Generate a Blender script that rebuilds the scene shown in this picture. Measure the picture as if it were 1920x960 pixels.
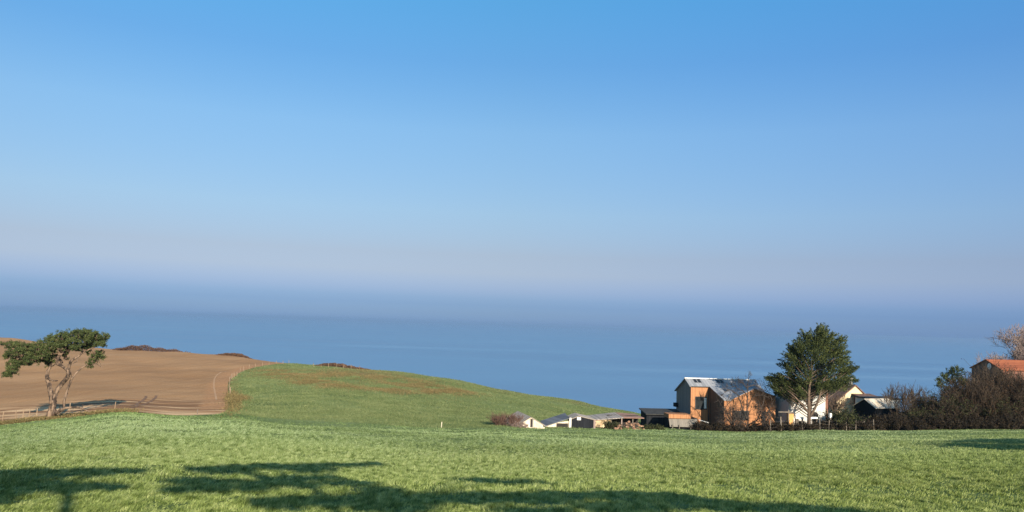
import bpy, math, random
import numpy as np
from mathutils import Matrix, Vector

# ------------------------------------------------------------------ scene, camera, light
for o in list(bpy.data.objects):
    bpy.data.objects.remove(o, do_unlink=True)
S = bpy.context.scene
COL = S.collection
R = math.radians
rng = np.random.default_rng(7)

F_PX, CX, CY = 1507.0, 960.0, 480.0            # focal length in pixels of the 1920x960 photograph
PITCH, ROLL = 4.85, 1.9
cam_d = bpy.data.cameras.new('camera')
cam_d.sensor_width = 36.0
cam_d.lens = 36.0 * F_PX / 1920.0
cam_d.clip_start, cam_d.clip_end = 0.1, 120000.0
cam = bpy.data.objects.new('camera', cam_d)
COL.objects.link(cam)
CAM_M = Matrix.Rotation(R(90 + PITCH), 3, 'X') @ Matrix.Rotation(R(ROLL), 3, 'Z')
cam.rotation_euler = CAM_M.to_euler()
S.camera = cam

SUN_EL, SUN_AZ = 19.0, 21.0                     # sun low, behind the camera and to the right
sdir = Vector((math.sin(R(SUN_AZ)) * math.cos(R(SUN_EL)), -math.cos(R(SUN_AZ)) * math.cos(R(SUN_EL)), math.sin(R(SUN_EL))))
SUN = np.array(sdir)
sun_d = bpy.data.lights.new('sun', 'SUN')
sun_d.energy, sun_d.angle, sun_d.color = 4.6, R(0.4), (1.0, 0.86, 0.68)
sun = bpy.data.objects.new('sun', sun_d)
COL.objects.link(sun)
sun.rotation_euler = sdir.to_track_quat('Z', 'Y').to_euler()

W = bpy.data.worlds.new('World')
S.world = W
W.use_nodes = True
wn, wl = W.node_tree.nodes, W.node_tree.links
wn.clear()
sky = wn.new('ShaderNodeTexSky')
sky.sky_type = 'NISHITA'
sky.sun_disc = False
sky.sun_elevation = R(SUN_EL)
sky.sun_rotation = math.atan2(sdir.x, sdir.y)
sky.altitude = 60.0
sky.air_density, sky.dust_density, sky.ozone_density = 0.6, 1.0, 6.0
bg = wn.new('ShaderNodeBackground')
bg.inputs['Strength'].default_value = 0.1
wo = wn.new('ShaderNodeOutputWorld')
# clear winter air: a little more blue high up, a dull lilac band low down
wtc = wn.new('ShaderNodeTexCoord'); wsp = wn.new('ShaderNodeSeparateXYZ'); wl.new(wtc.outputs['Generated'], wsp.inputs[0])
wmr = wn.new('ShaderNodeMapRange'); wmr.inputs['From Min'].default_value = 0.0; wmr.inputs['From Max'].default_value = 0.4
wl.new(wsp.outputs['Z'], wmr.inputs['Value'])
wcr = wn.new('ShaderNodeValToRGB'); wcr.color_ramp.interpolation = 'LINEAR'
AIR = [(0.0, (0.68, 0.70, 0.82)), (0.03, (0.60, 0.58, 0.65)), (0.055, (0.55, 0.515, 0.57)), (0.075, (0.60, 0.52, 0.54)), (0.10, (0.75, 0.555, 0.52)), (0.155, (1.04, 0.635, 0.472)), (0.21, (1.15, 0.675, 0.46)), (0.34, (1.34, 0.91, 0.59)), (0.585, (1.41, 1.19, 0.82)), (0.785, (1.1, 1.25, 0.97)), (0.95, (1.0, 1.46, 1.13))]
while len(wcr.color_ramp.elements) < len(AIR): wcr.color_ramp.elements.new(0.5)
for e_, (p_, c_) in zip(wcr.color_ramp.elements, AIR): e_.position = p_; e_.color = (*c_, 1)
wl.new(wmr.outputs[0], wcr.inputs[0])
wmx = wn.new('ShaderNodeMix'); wmx.data_type = 'RGBA'; wmx.blend_type = 'MULTIPLY'; wmx.inputs['Factor'].default_value = 1.0
wl.new(sky.outputs[0], wmx.inputs['A']); wl.new(wcr.outputs[0], wmx.inputs['B']); wxr = wn.new('ShaderNodeMapRange'); wxr.inputs['From Min'].default_value = 0.0; wxr.inputs['From Max'].default_value = 0.55; wl.new(wsp.outputs['X'], wxr.inputs['Value'])
wxc = wn.new('ShaderNodeValToRGB'); wxc.color_ramp.elements[0].color = (1, 1, 1, 1); wxc.color_ramp.elements[1].color = (0.98, 1.06, 1.19, 1); wl.new(wxr.outputs[0], wxc.inputs[0])
wm2 = wn.new('ShaderNodeMix'); wm2.data_type = 'RGBA'; wm2.blend_type = 'MULTIPLY'; wm2.inputs['Factor'].default_value = 1.0
wl.new(wmx.outputs['Result'], wm2.inputs['A']); wl.new(wxc.outputs[0], wm2.inputs['B']); wl.new(wm2.outputs['Result'], bg.inputs[0])
wl.new(bg.outputs[0], wo.inputs[0])

S.view_settings.view_transform = 'Standard'
S.view_settings.look = 'None'
S.view_settings.exposure = 1.0
S.view_settings.gamma = 1.0
S.cycles.max_bounces = 6
S.cycles.volume_bounces = 1
S.cycles.use_denoising = True
S.cycles.denoising_input_passes = 'RGB_ALBEDO_NORMAL'
S.cycles.denoising_prefilter = 'NONE'
S.cycles.use_adaptive_sampling = False

# ------------------------------------------------------------------ pixel <-> world
def ray(px, py):
    d = CAM_M @ Vector(((px - CX) / F_PX, -(py - CY) / F_PX, -1.0))
    return np.array(d)

def at(px, py, Y):                               # the point seen at that pixel, Y metres ahead
    d = ray(px, py)
    return d * (Y / d[1])

# ------------------------------------------------------------------ small helpers
def tag(o, label, cat, group=None, kind=None):
    if label: o['label'] = label
    if cat: o['category'] = cat
    if group: o['group'] = group
    if kind: o['kind'] = kind
    return o

def empty(name, loc, rz=0.0, label=None, cat=None, group=None):
    o = bpy.data.objects.new(name, None)
    o.empty_display_size = 0.5
    o.location = loc
    o.rotation_euler = (0, 0, rz)
    COL.objects.link(o)
    return tag(o, label, cat, group)

def link(name, me, mat, parent=None):
    o = bpy.data.objects.new(name, me)
    if mat is not None: me.materials.append(mat)
    COL.objects.link(o)
    if parent is not None: o.parent = parent
    return o

def np_mesh(name, V, F, smooth=False):           # V (n,3), F (m,k) one polygon size
    me = bpy.data.meshes.new(name)
    V = np.ascontiguousarray(V, dtype=np.float32); F = np.ascontiguousarray(F, dtype=np.int32)
    m, k = F.shape
    me.vertices.add(len(V)); me.vertices.foreach_set('co', V.ravel())
    me.loops.add(m * k); me.loops.foreach_set('vertex_index', F.ravel())
    me.polygons.add(m)
    me.polygons.foreach_set('loop_start', np.arange(m, dtype=np.int32) * k)
    if smooth: me.polygons.foreach_set('use_smooth', np.ones(m, dtype=bool))
    me.update(calc_edges=True)
    return me

class MB:                                        # polygons collected into one mesh
    def __init__(self): self.v, self.f = [], []
    def poly(self, pts):
        b = len(self.v); self.v += [tuple(p) for p in pts]; self.f.append(tuple(range(b, b + len(pts)))); return self
    def box(self, x0, x1, y0, y1, z0, z1):
        b = len(self.v)
        self.v += [(x, y, z) for x in (x0, x1) for y in (y0, y1) for z in (z0, z1)]
        for q in ((0, 1, 3, 2), (4, 6, 7, 5), (0, 4, 5, 1), (2, 3, 7, 6), (0, 2, 6, 4), (1, 5, 7, 3)):
            self.f.append(tuple(b + i for i in q))
        return self
    def slab(self, a, b_, c, d, t):              # quad a b c d (counter-clockwise seen from above) thickened downwards by t along its normal
        a, b_, c, d = map(lambda p: Vector(p), (a, b_, c, d))
        n = (b_ - a).cross(d - a).normalized() * -t
        k = len(self.v)
        for p in (a, b_, c, d): self.v.append(tuple(p))
        for p in (a, b_, c, d): self.v.append(tuple(p + n))
        self.f += [(k, k+1, k+2, k+3), (k+7, k+6, k+5, k+4)]
        for i in range(4):
            j = (i + 1) % 4
            self.f.append((k+i, k+4+i, k+4+j, k+j))
        return self
    def prism_y(self, prof, y0, y1):             # profile in x,z extruded along y
        n = len(prof); k = len(self.v)
        self.v += [(x, y0, z) for x, z in prof] + [(x, y1, z) for x, z in prof]
        self.f.append(tuple(range(k, k + n))); self.f.append(tuple(range(k + 2*n - 1, k + n - 1, -1)))
        for i in range(n):
            j = (i + 1) % n
            self.f.append((k + i, k + n + i, k + n + j, k + j))
        return self
    def prism_x(self, prof, x0, x1):             # profile in y,z extruded along x
        n = len(prof); k = len(self.v)
        self.v += [(x0, y, z) for y, z in prof] + [(x1, y, z) for y, z in prof]
        self.f.append(tuple(range(k, k + n))); self.f.append(tuple(range(k + 2*n - 1, k + n - 1, -1)))
        for i in range(n):
            j = (i + 1) % n
            self.f.append((k + i, k + n + i, k + n + j, k + j))
        return self
    def build(self, name, mat, parent=None, bevel=0.0):
        me = bpy.data.meshes.new(name)
        me.from_pydata(self.v, [], self.f)
        import bmesh
        bm = bmesh.new(); bm.from_mesh(me)
        bmesh.ops.recalc_face_normals(bm, faces=bm.faces)
        if bevel: bmesh.ops.bevel(bm, geom=bm.edges[:], offset=bevel, segments=1, affect='EDGES')
        bm.to_mesh(me); bm.free()
        return link(name, me, mat, parent)

def tubes(name, lines, sides=5):
    """lines: list of (points (k,3), radii (k,)); one mesh of tapered tubes."""
    Vs, Fs, base = [], [], 0
    ang = np.arange(sides) * 2 * math.pi / sides
    ca, sa = np.cos(ang), np.sin(ang)
    for pts, rad in lines:
        pts = np.asarray(pts, float); rad = np.asarray(rad, float)
        k = len(pts)
        t = np.gradient(pts, axis=0)
        t /= np.linalg.norm(t, axis=1)[:, None] + 1e-9
        ref = np.array([0.0, 1.0, 0.0]) if abs(t[0][1]) < 0.8 else np.array([1.0, 0.0, 0.0])
        a = np.cross(t, ref); a /= np.linalg.norm(a, axis=1)[:, None] + 1e-9
        b = np.cross(t, a)
        ring = pts[:, None, :] + rad[:, None, None] * (a[:, None, :] * ca[None, :, None] + b[:, None, :] * sa[None, :, None])
        Vs.append(ring.reshape(-1, 3))
        i = np.arange(k - 1)[:, None] * sides; j = np.arange(sides)[None, :]; j2 = (j + 1) % sides
        q = np.stack([i + j, i + j2, i + sides + j2, i + sides + j], axis=-1).reshape(-1, 4) + base
        Fs.append(q); base += k * sides
    return np_mesh(name, np.concatenate(Vs), np.concatenate(Fs), smooth=True)

def smooth_line(pts, n=10):                      # Catmull-Rom through the points
    P = np.asarray(pts, float)
    P = np.vstack([2 * P[0] - P[1], P, 2 * P[-1] - P[-2]])
    out = []
    for i in range(1, len(P) - 2):
        for s in np.linspace(0, 1, n, endpoint=False):
            a, b, c, d = P[i-1], P[i], P[i+1], P[i+2]
            out.append(0.5 * (2*b + (c-a)*s + (2*a-5*b+4*c-d)*s*s + (3*b-a-3*c+d)*s**3))
    out.append(P[-2])
    return np.array(out)

def leaves(name, C, size, r, flat=0.0, out=None, aspect=0.5):
    """One leaf-sized triangle pair (quad) per centre; 'out' leans the long axis along given directions."""
    n = len(C)
    d = r.normal(size=(n, 3))
    if out is not None: d = d * 0.55 + out
    d[:, 2] *= (1 - flat)
    d /= np.linalg.norm(d, axis=1)[:, None] + 1e-9
    e = np.cross(d, r.normal(size=(n, 3))); e /= np.linalg.norm(e, axis=1)[:, None] + 1e-9
    s = size * r.uniform(0.6, 1.35, n)[:, None]
    V = np.stack([C - d*s*0.5, C + e*s*aspect*0.5, C + d*s*0.6, C - e*s*aspect*0.5], axis=1).reshape(-1, 3)
    return np_mesh(name, V, np.arange(4 * n).reshape(n, 4))

def ball(n, r, shell=0.35):
    d = r.normal(size=(n, 3)); d /= np.linalg.norm(d, axis=1)[:, None]
    return d * (r.uniform(shell, 1, n) ** 0.6)[:, None]

# ------------------------------------------------------------------ materials
def new_mat(name):
    m = bpy.data.materials.new(name); m.use_nodes = True
    nt = m.node_tree
    return m, nt.nodes, nt.links, nt.nodes['Principled BSDF']

def ramp(nodes, stops):
    c = nodes.new('ShaderNodeValToRGB')
    e = c.color_ramp.elements
    while len(e) < len(stops): e.new(0.5)
    for el, (p, col) in zip(e, stops):
        el.position = p; el.color = (*col, 1.0)
    return c

def mat_noise(name, stops, scale=2.0, rough=0.85, detail=6.0, bump=0.0, bscale=None, stretch=(1, 1, 1), spec=0.3, metallic=0.0, rot=0.0, bdist=0.05):
    m, n, l, p = new_mat(name)
    tc = n.new('ShaderNodeTexCoord'); mp = n.new('ShaderNodeMapping')
    mp.inputs['Scale'].default_value = stretch; mp.inputs['Rotation'].default_value = (0, 0, rot)
    l.new(tc.outputs['Object'], mp.inputs[0])
    t = n.new('ShaderNodeTexNoise'); t.inputs['Scale'].default_value = scale; t.inputs['Detail'].default_value = detail
    l.new(mp.outputs[0], t.inputs[0])
    c = ramp(n, stops); l.new(t.outputs['Fac'], c.inputs[0]); l.new(c.outputs[0], p.inputs['Base Color'])
    p.inputs['Roughness'].default_value = rough; p.inputs['Specular IOR Level'].default_value = spec; p.inputs['Metallic'].default_value = metallic
    if bump:
        t2 = n.new('ShaderNodeTexNoise'); t2.inputs['Scale'].default_value = bscale or scale * 4; t2.inputs['Detail'].default_value = 5
        l.new(mp.outputs[0], t2.inputs[0])
        b = n.new('ShaderNodeBump'); b.inputs['Strength'].default_value = bump; b.inputs['Distance'].default_value = bdist
        l.new(t2.outputs['Fac'], b.inputs['Height']); l.new(b.outputs[0], p.inputs['Normal'])
    return m

def mat_boards(name, stops, period, axis='X', rough=0.8, gap=0.12, gapcol=0.35, spec=0.3, bump=0.3):
    """boards or sheets: a colour per board, a dark joint between them, grain inside"""
    m, n, l, p = new_mat(name)
    tc = n.new('ShaderNodeTexCoord'); sx = n.new('ShaderNodeSeparateXYZ'); l.new(tc.outputs['Object'], sx.inputs[0])
    dv = n.new('ShaderNodeMath'); dv.operation = 'DIVIDE'; dv.inputs[1].default_value = period
    l.new(sx.outputs[axis], dv.inputs[0])
    fl = n.new('ShaderNodeMath'); fl.operation = 'FLOOR'; l.new(dv.outputs[0], fl.inputs[0])
    fr = n.new('ShaderNodeMath'); fr.operation = 'FRACT'; l.new(dv.outputs[0], fr.inputs[0])
    wn_ = n.new('ShaderNodeTexWhiteNoise'); wn_.noise_dimensions = '1D'; l.new(fl.outputs[0], wn_.inputs['W'])
    mp = n.new('ShaderNodeMapping'); mp.inputs['Scale'].default_value = (6, 6, 0.8) if axis != 'Z' else (0.8, 0.8, 6)
    l.new(tc.outputs['Object'], mp.inputs[0])
    t = n.new('ShaderNodeTexNoise'); t.inputs['Scale'].default_value = 1.3; t.inputs['Detail'].default_value = 5; l.new(mp.outputs[0], t.inputs[0])
    mx = n.new('ShaderNodeMath'); mx.operation = 'MULTIPLY_ADD'; mx.inputs[1].default_value = 0.45; l.new(wn_.outputs['Value'], mx.inputs[0])
    ms = n.new('ShaderNodeMath'); ms.operation = 'MULTIPLY'; ms.inputs[1].default_value = 0.6; l.new(t.outputs['Fac'], ms.inputs[0]); l.new(ms.outputs[0], mx.inputs[2])
    c = ramp(n, stops); l.new(mx.outputs[0], c.inputs[0])
    lt = n.new('ShaderNodeMath'); lt.operation = 'LESS_THAN'; lt.inputs[1].default_value = gap; l.new(fr.outputs[0], lt.inputs[0])
    mix = n.new('ShaderNodeMix'); mix.data_type = 'RGBA'; mix.blend_type = 'MULTIPLY'
    l.new(lt.outputs[0], mix.inputs['Factor']); l.new(c.outputs[0], mix.inputs['A']); mix.inputs['B'].default_value = (gapcol, gapcol, gapcol, 1)
    l.new(mix.outputs['Result'], p.inputs['Base Color'])
    p.inputs['Roughness'].default_value = rough; p.inputs['Specular IOR Level'].default_value = spec
    if bump:
        b = n.new('ShaderNodeBump'); b.inputs['Strength'].default_value = bump; b.inputs['Distance'].default_value = 0.03
        l.new(fr.outputs[0], b.inputs['Height']); l.new(b.outputs[0], p.inputs['Normal'])
    return m

def mat_leaf(name, stops, rough=0.7, transl=0.25, patch=0.6, spec=0.2):
    """foliage: colour varies leaf by leaf and in broader patches, some light passes through"""
    m, n, l, p = new_mat(name)
    g = n.new('ShaderNodeNewGeometry'); tc = n.new('ShaderNodeTexCoord')
    t = n.new('ShaderNodeTexNoise'); t.inputs['Scale'].default_value = patch; t.inputs['Detail'].default_value = 3
    l.new(tc.outputs['Object'], t.inputs[0])
    a = n.new('ShaderNodeMath'); a.operation = 'MULTIPLY_ADD'; a.inputs[1].default_value = 0.45
    l.new(g.outputs['Random Per Island'], a.inputs[0])
    b = n.new('ShaderNodeMath'); b.operation = 'MULTIPLY'; b.inputs[1].default_value = 0.6
    l.new(t.outputs['Fac'], b.inputs[0]); l.new(b.outputs[0], a.inputs[2])
    c = ramp(n, stops); l.new(a.outputs[0], c.inputs[0]); l.new(c.outputs[0], p.inputs['Base Color'])
    p.inputs['Roughness'].default_value = rough; p.inputs['Specular IOR Level'].default_value = spec
    if transl:
        tr = n.new('ShaderNodeBsdfTranslucent'); l.new(c.outputs[0], tr.inputs[0])
        mx = n.new('ShaderNodeMixShader'); mx.inputs[0].default_value = transl
        l.new(p.outputs[0], mx.inputs[1]); l.new(tr.outputs[0], mx.inputs[2])
        l.new(mx.outputs[0], n['Material Output'].inputs['Surface'])
    return m

M = {}
M['pine_bark'] = mat_noise('pine_bark', [(0.40, (0.035, 0.024, 0.018)), (0.62, (0.20, 0.138, 0.096))], 4.0, bump=0.9, bscale=9, stretch=(1, 1, 0.3))
M['grey_bark'] = mat_noise('grey_bark', [(0.3, (0.05, 0.036, 0.027)), (0.7, (0.15, 0.105, 0.075))], 3.0, bump=0.5, bscale=6, stretch=(1, 1, 0.3))
M['dark_bark'] = mat_noise('dark_bark', [(0.3, (0.03, 0.024, 0.020)), (0.7, (0.085, 0.064, 0.052))], 3.0)
M['red_twig'] = mat_noise('red_twig', [(0.3, (0.085, 0.045, 0.036)), (0.7, (0.18, 0.11, 0.08))], 1.5)
M['brown_twig'] = mat_noise('brown_twig', [(0.3, (0.022, 0.017, 0.013)), (0.7, (0.085, 0.060, 0.040))], 0.8)
M['pale_twig'] = mat_noise('pale_twig', [(0.3, (0.15, 0.11, 0.10)), (0.7, (0.30, 0.23, 0.20))], 0.8)
M['pine_leaf'] = mat_leaf('pine_needles', [(0.25, (0.026, 0.038, 0.015)), (0.55, (0.062, 0.084, 0.027)), (0.85, (0.135, 0.15, 0.05))], patch=0.8)
M['cypress_leaf'] = mat_leaf('cypress_sprays', [(0.25, (0.014, 0.021, 0.009)), (0.55, (0.042, 0.058, 0.017)), (0.85, (0.125, 0.14, 0.038))], patch=0.5)
M['shrub_leaf'] = mat_leaf('shrub_leaves', [(0.25, (0.016, 0.022, 0.010)), (0.6, (0.042, 0.050, 0.018)), (0.9, (0.10, 0.10, 0.035))], patch=0.8)
M['brown_leaf'] = mat_leaf('withered_leaves', [(0.25, (0.009, 0.008, 0.006)), (0.6, (0.026, 0.020, 0.012)), (0.9, (0.080, 0.052, 0.022))], patch=0.5)
M['russet_leaf'] = mat_leaf('russet_leaves', [(0.25, (0.018, 0.012, 0.009)), (0.6, (0.050, 0.028, 0.015)), (0.9, (0.12, 0.062, 0.025))], patch=0.5)
M['scrub_leaf'] = mat_leaf('scrub_leaves', [(0.25, (0.07, 0.038, 0.022)), (0.7, (0.15, 0.082, 0.046))], patch=0.1)
M['bracken'] = mat_leaf('dead_bracken', [(0.25, (0.10, 0.085, 0.032)), (0.6, (0.19, 0.145, 0.060)), (0.9, (0.32, 0.235, 0.115))], patch=0.15)
M['larch'] = mat_boards('larch_cladding', [(0.2, (0.28, 0.125, 0.056)), (0.8, (0.41, 0.20, 0.094))], 0.14, 'X', gap=0.1, gapcol=0.5)
M['larch_side'] = mat_boards('shaded_cladding', [(0.2, (0.085, 0.055, 0.036)), (0.8, (0.15, 0.10, 0.065))], 0.14, 'Y', gap=0.1, gapcol=0.5)  # darker copy of the larch: the wing side's shade put into the colour
M['grey_clad'] = mat_boards('grey_cladding', [(0.2, (0.15, 0.14, 0.13)), (0.8, (0.24, 0.22, 0.20))], 0.16, 'Y', gap=0.1, gapcol=0.5)
M['zinc'] = mat_boards('standing_seam_zinc', [(0.2, (0.19, 0.20, 0.215)), (0.8, (0.32, 0.33, 0.35))], 0.45, 'X', rough=0.5, gap=0.12, gapcol=0.6, spec=0.4)
M['grey_sheet'] = mat_boards('grey_sheet', [(0.2, (0.13, 0.12, 0.105)), (0.8, (0.20, 0.18, 0.155))], 0.3, 'X', rough=0.7, gap=0.1, gapcol=0.7)
M['fibre_cement'] = mat_boards('fibre_cement_roof', [(0.15, (0.18, 0.16, 0.14)), (0.8, (0.42, 0.37, 0.33))], 0.2, 'X', rough=0.9, gap=0.25, gapcol=0.75)
M['fibre_cement_y'] = mat_boards('fibre_cement_roof_across', [(0.15, (0.20, 0.17, 0.14)), (0.8, (0.46, 0.40, 0.34))], 0.2, 'Y', rough=0.9, gap=0.25, gapcol=0.7)
M['slate_roof'] = mat_boards('slate_roof', [(0.2, (0.085, 0.09, 0.10)), (0.8, (0.16, 0.165, 0.18))], 0.25, 'Z', rough=0.6, gap=0.15, gapcol=0.6)
M['white'] = mat_noise('white_render', [(0.3, (0.44, 0.43, 0.405)), (0.7, (0.55, 0.54, 0.51))], 0.8, bump=0.1, bscale=12)
M['white_paint'] = mat_noise('white_paint', [(0.3, (0.66, 0.65, 0.62)), (0.7, (0.82, 0.81, 0.78))], 2.0, rough=0.5)
M['limewash'] = mat_noise('old_limewash', [(0.25, (0.36, 0.28, 0.19)), (0.5, (0.54, 0.47, 0.37)), (0.75, (0.64, 0.58, 0.48))], 1.3, bump=0.25, bscale=8)
M['ochre_wall'] = mat_noise('stained_ochre_wall', [(0.3, (0.25, 0.17, 0.09)), (0.7, (0.58, 0.44, 0.28))], 1.2, bump=0.3, bscale=7)
M['cream'] = mat_noise('cream_render', [(0.3, (0.56, 0.45, 0.28)), (0.7, (0.66, 0.55, 0.36))], 1.0, bump=0.1, bscale=12)
M['tile'] = mat_boards('red_clay_tiles', [(0.2, (0.17, 0.048, 0.024)), (0.5, (0.25, 0.078, 0.036)), (0.85, (0.33, 0.115, 0.052))], 0.09, 'Z', rough=0.85, gap=0.2, gapcol=0.75)
M['old_tile'] = mat_noise('old_tiles', [(0.3, (0.09, 0.055, 0.045)), (0.7, (0.20, 0.12, 0.09))], 2.5, bump=0.4)
M['pink_tile'] = mat_noise('faded_tiles', [(0.3, (0.21, 0.115, 0.085)), (0.7, (0.33, 0.20, 0.155))], 2.0, bump=0.3)
M['glass'] = mat_noise('window_glass', [(0.3, (0.015, 0.018, 0.02)), (0.7, (0.03, 0.034, 0.036))], 0.8, rough=0.08, spec=0.5)
M['dark_boards'] = mat_boards('shaded_dark_boards', [(0.2, (0.009, 0.010, 0.013)), (0.8, (0.019, 0.021, 0.026))], 0.16, 'X', gap=0.1, gapcol=0.5, spec=0.1)  # near-black colour holds the shade of the shed gable and lean-to
M['dark_metal'] = mat_noise('dark_frame', [(0.3, (0.03, 0.03, 0.033)), (0.7, (0.05, 0.05, 0.055))], 3, rough=0.5)
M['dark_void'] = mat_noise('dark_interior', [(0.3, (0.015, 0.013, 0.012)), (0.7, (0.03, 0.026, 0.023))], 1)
M['felt'] = mat_noise('roofing_felt', [(0.3, (0.025, 0.025, 0.026)), (0.7, (0.05, 0.05, 0.048))], 2, bump=0.3)
M['stone'] = mat_noise('rubble_stone', [(0.3, (0.12, 0.06, 0.04)), (0.5, (0.24, 0.14, 0.09)), (0.75, (0.48, 0.36, 0.26))], 0.9, bump=0.4)
M['post_wood'] = mat_noise('weathered_post', [(0.3, (0.18, 0.125, 0.08)), (0.7, (0.30, 0.22, 0.145))], 2.0, stretch=(1, 1, 0.3))
M['pale_post'] = mat_noise('pale_post', [(0.3, (0.40, 0.36, 0.26)), (0.7, (0.55, 0.50, 0.38))], 2.0)
M['dark_post'] = mat_noise('dark_post', [(0.3, (0.09, 0.075, 0.06)), (0.7, (0.20, 0.17, 0.14))], 2.0)
M['wire'] = mat_noise('wire', [(0.3, (0.22, 0.20, 0.18)), (0.7, (0.32, 0.30, 0.27))], 3, rough=0.5, metallic=0.6)
M['orange_box'] = mat_noise('orange_wood', [(0.3, (0.48, 0.24, 0.08)), (0.7, (0.60, 0.33, 0.12))], 2)
def mat_brick(name, c1, c2, mortar, scale):
    m, n, l, p = new_mat(name)
    tc = n.new('ShaderNodeTexCoord'); mp = n.new('ShaderNodeMapping'); mp.inputs['Rotation'].default_value = (R(90), 0, 0)
    l.new(tc.outputs['Object'], mp.inputs[0])
    b = n.new('ShaderNodeTexBrick'); b.inputs['Scale'].default_value = scale
    b.inputs['Color1'].default_value = (*c1, 1); b.inputs['Color2'].default_value = (*c2, 1); b.inputs['Mortar'].default_value = (*mortar, 1)
    l.new(mp.outputs[0], b.inputs[0]); l.new(b.outputs[0], p.inputs['Base Color']); p.inputs['Roughness'].default_value = 0.9
    return m
M['brick'] = mat_brick('red_brick', (0.17, 0.060, 0.034), (0.12, 0.042, 0.027), (0.17, 0.13, 0.10), 3.0)

# ------------------------------------------------------------------ terrain height
SEA = -62.0
NEAR = 25.0
COLS = [  # px of the column, [(distance ahead, py in the photograph)] from the meadow's far edge to the skyline
    (-260, [(76, 814), (110, 774), (190, 708), (400, 628)]),
    (0,    [(80, 797), (110, 761), (190, 700), (380, 632.5)]),
    (60,   [(82, 790), (110, 759), (190, 700), (375, 640)]),
    (130,  [(85, 783), (110, 757), (190, 700), (365, 651)]),
    (240,  [(88, 772), (108, 754), (195, 700), (350, 656)]),
    (340,  [(91, 778), (112, 757), (195, 702), (335, 661)]),
    (440,  [(92, 778), (115, 752), (200, 700), (320, 668.5)]),
    (550,  [(92, 788), (125, 742), (195, 702), (280, 683)]),
    (620,  [(92, 791), (125, 745), (190, 705), (262, 688)]),
    (700,  [(92, 796), (125, 755), (190, 712), (252, 694)]),
    (850,  [(95, 803), (130, 770), (175, 738), (240, 713)]),
    (940,  [(99, 801), (135, 774), (175, 748), (232, 731)]),
    (1000, [(103, 803), (138, 778), (175, 756), (225, 741)]),
    (1080, [(108, 803), (140, 786), (175, 769), (215, 752)]),
    (1150, [(111, 804), (140, 792), (170, 780), (200, 769)]),
    (1240, [(115, 805), (140, 799), (165, 790), (185, 784)]),
    (1370, [(118, 806.5), (140, 800), (155, 797), (170, 795)]),
    (1550, [(119, 804), (140, 791), (165, 782), (185, 780)]),
    (1700, [(119, 802), (140, 787), (165, 776), (185, 774)]),
    (1920, [(118, 800.5), (140, 784), (165, 771), (190, 762)]),
    (2300, [(116, 800), (140, 784), (165, 771), (190, 760)]),
]
def pchip_slopes(x, y):                           # Fritsch-Carlson, y may be (n,) or (n,N)
    h = np.diff(x); h = h.reshape(-1, *([1] * (y.ndim - 1)))
    d = np.diff(y, axis=0) / h
    m = np.zeros_like(y)
    w1, w2 = 2*h[1:] + h[:-1], h[1:] + 2*h[:-1]
    same = d[:-1] * d[1:] > 0
    with np.errstate(divide='ignore', invalid='ignore'):
        hm = (w1 + w2) / (w1 / d[:-1] + w2 / d[1:])
    m[1:-1] = np.where(same, hm, 0)
    m[0], m[-1] = d[0], d[-1]
    return m
def hermite(x0, x1, y0, y1, m0, m1, x):
    h = x1 - x0; t = (x - x0) / h
    return y0*(1+2*t)*(1-t)**2 + m0*h*t*(1-t)**2 + y1*t*t*(3-2*t) + m1*h*t*t*(t-1)
COL_U, COL_Y, COL_Z, EDGE = [], [], [], []
for px, pts in COLS:
    d = ray(px, pts[0][1]); COL_U.append(d[0] / d[1])
    ys, zs = [], []
    for Y, py in pts:
        d = ray(px, py); ys.append(Y); zs.append(Y * d[2] / d[1])
    s = (zs[0] + 1.7) / ys[0]
    EDGE.append(ys[0])
    pre = [(-120, -1.7 - 60*s), (-40, -1.7 - 28*s), (0, -1.7), (ys[0]*0.33, -1.7 + s*ys[0]*0.335), (ys[0]*0.7, -1.7 + s*ys[0]*0.705)]
    post = [(ys[-1] + 25, zs[-1] - 5), (ys[-1] + 60, zs[-1] - 22), (ys[-1] + 110, SEA - 3), (ys[-1] + 260, SEA - 4)]
    Y_ = np.array([a for a, _ in pre] + ys + [a for a, _ in post], float); Z_ = np.array([b for _, b in pre] + zs + [b for _, b in post], float)
    COL_Y.append(Y_); COL_Z.append(Z_)
COL_U = np.array(COL_U); EDGE = np.array(EDGE, float)
COL_M = [pchip_slopes(a, b) for a, b in zip(COL_Y, COL_Z)]
EDGE_M = pchip_slopes(COL_U, EDGE)
def wob(X, Y):                                    # soft hummocks
    a = 0.05*np.sin(X*0.31 + 1.3*np.sin(Y*0.13)) + 0.04*np.sin(Y*0.47 + X*0.17) + 0.03*np.sin(X*0.83 - Y*0.61 + 2)
    g = np.clip((Y - 100) / 60, 0, 1)
    b = 0.28*np.sin(X*0.11 + 2*np.sin(Y*0.045)) * np.sin(Y*0.085 + 0.6*np.sin(X*0.07)) + 0.12*np.sin(X*0.37 + Y*0.21)
    return a + g * b
def col_eval(i, Y):
    xs, zs, ms = COL_Y[i], COL_Z[i], COL_M[i]
    Yc = np.clip(Y, xs[0], xs[-1])
    k = np.clip(np.searchsorted(xs, Yc) - 1, 0, len(xs) - 2)
    return hermite(xs[k], xs[k+1], zs[k], zs[k+1], ms[k], ms[k+1], Yc)
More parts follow.
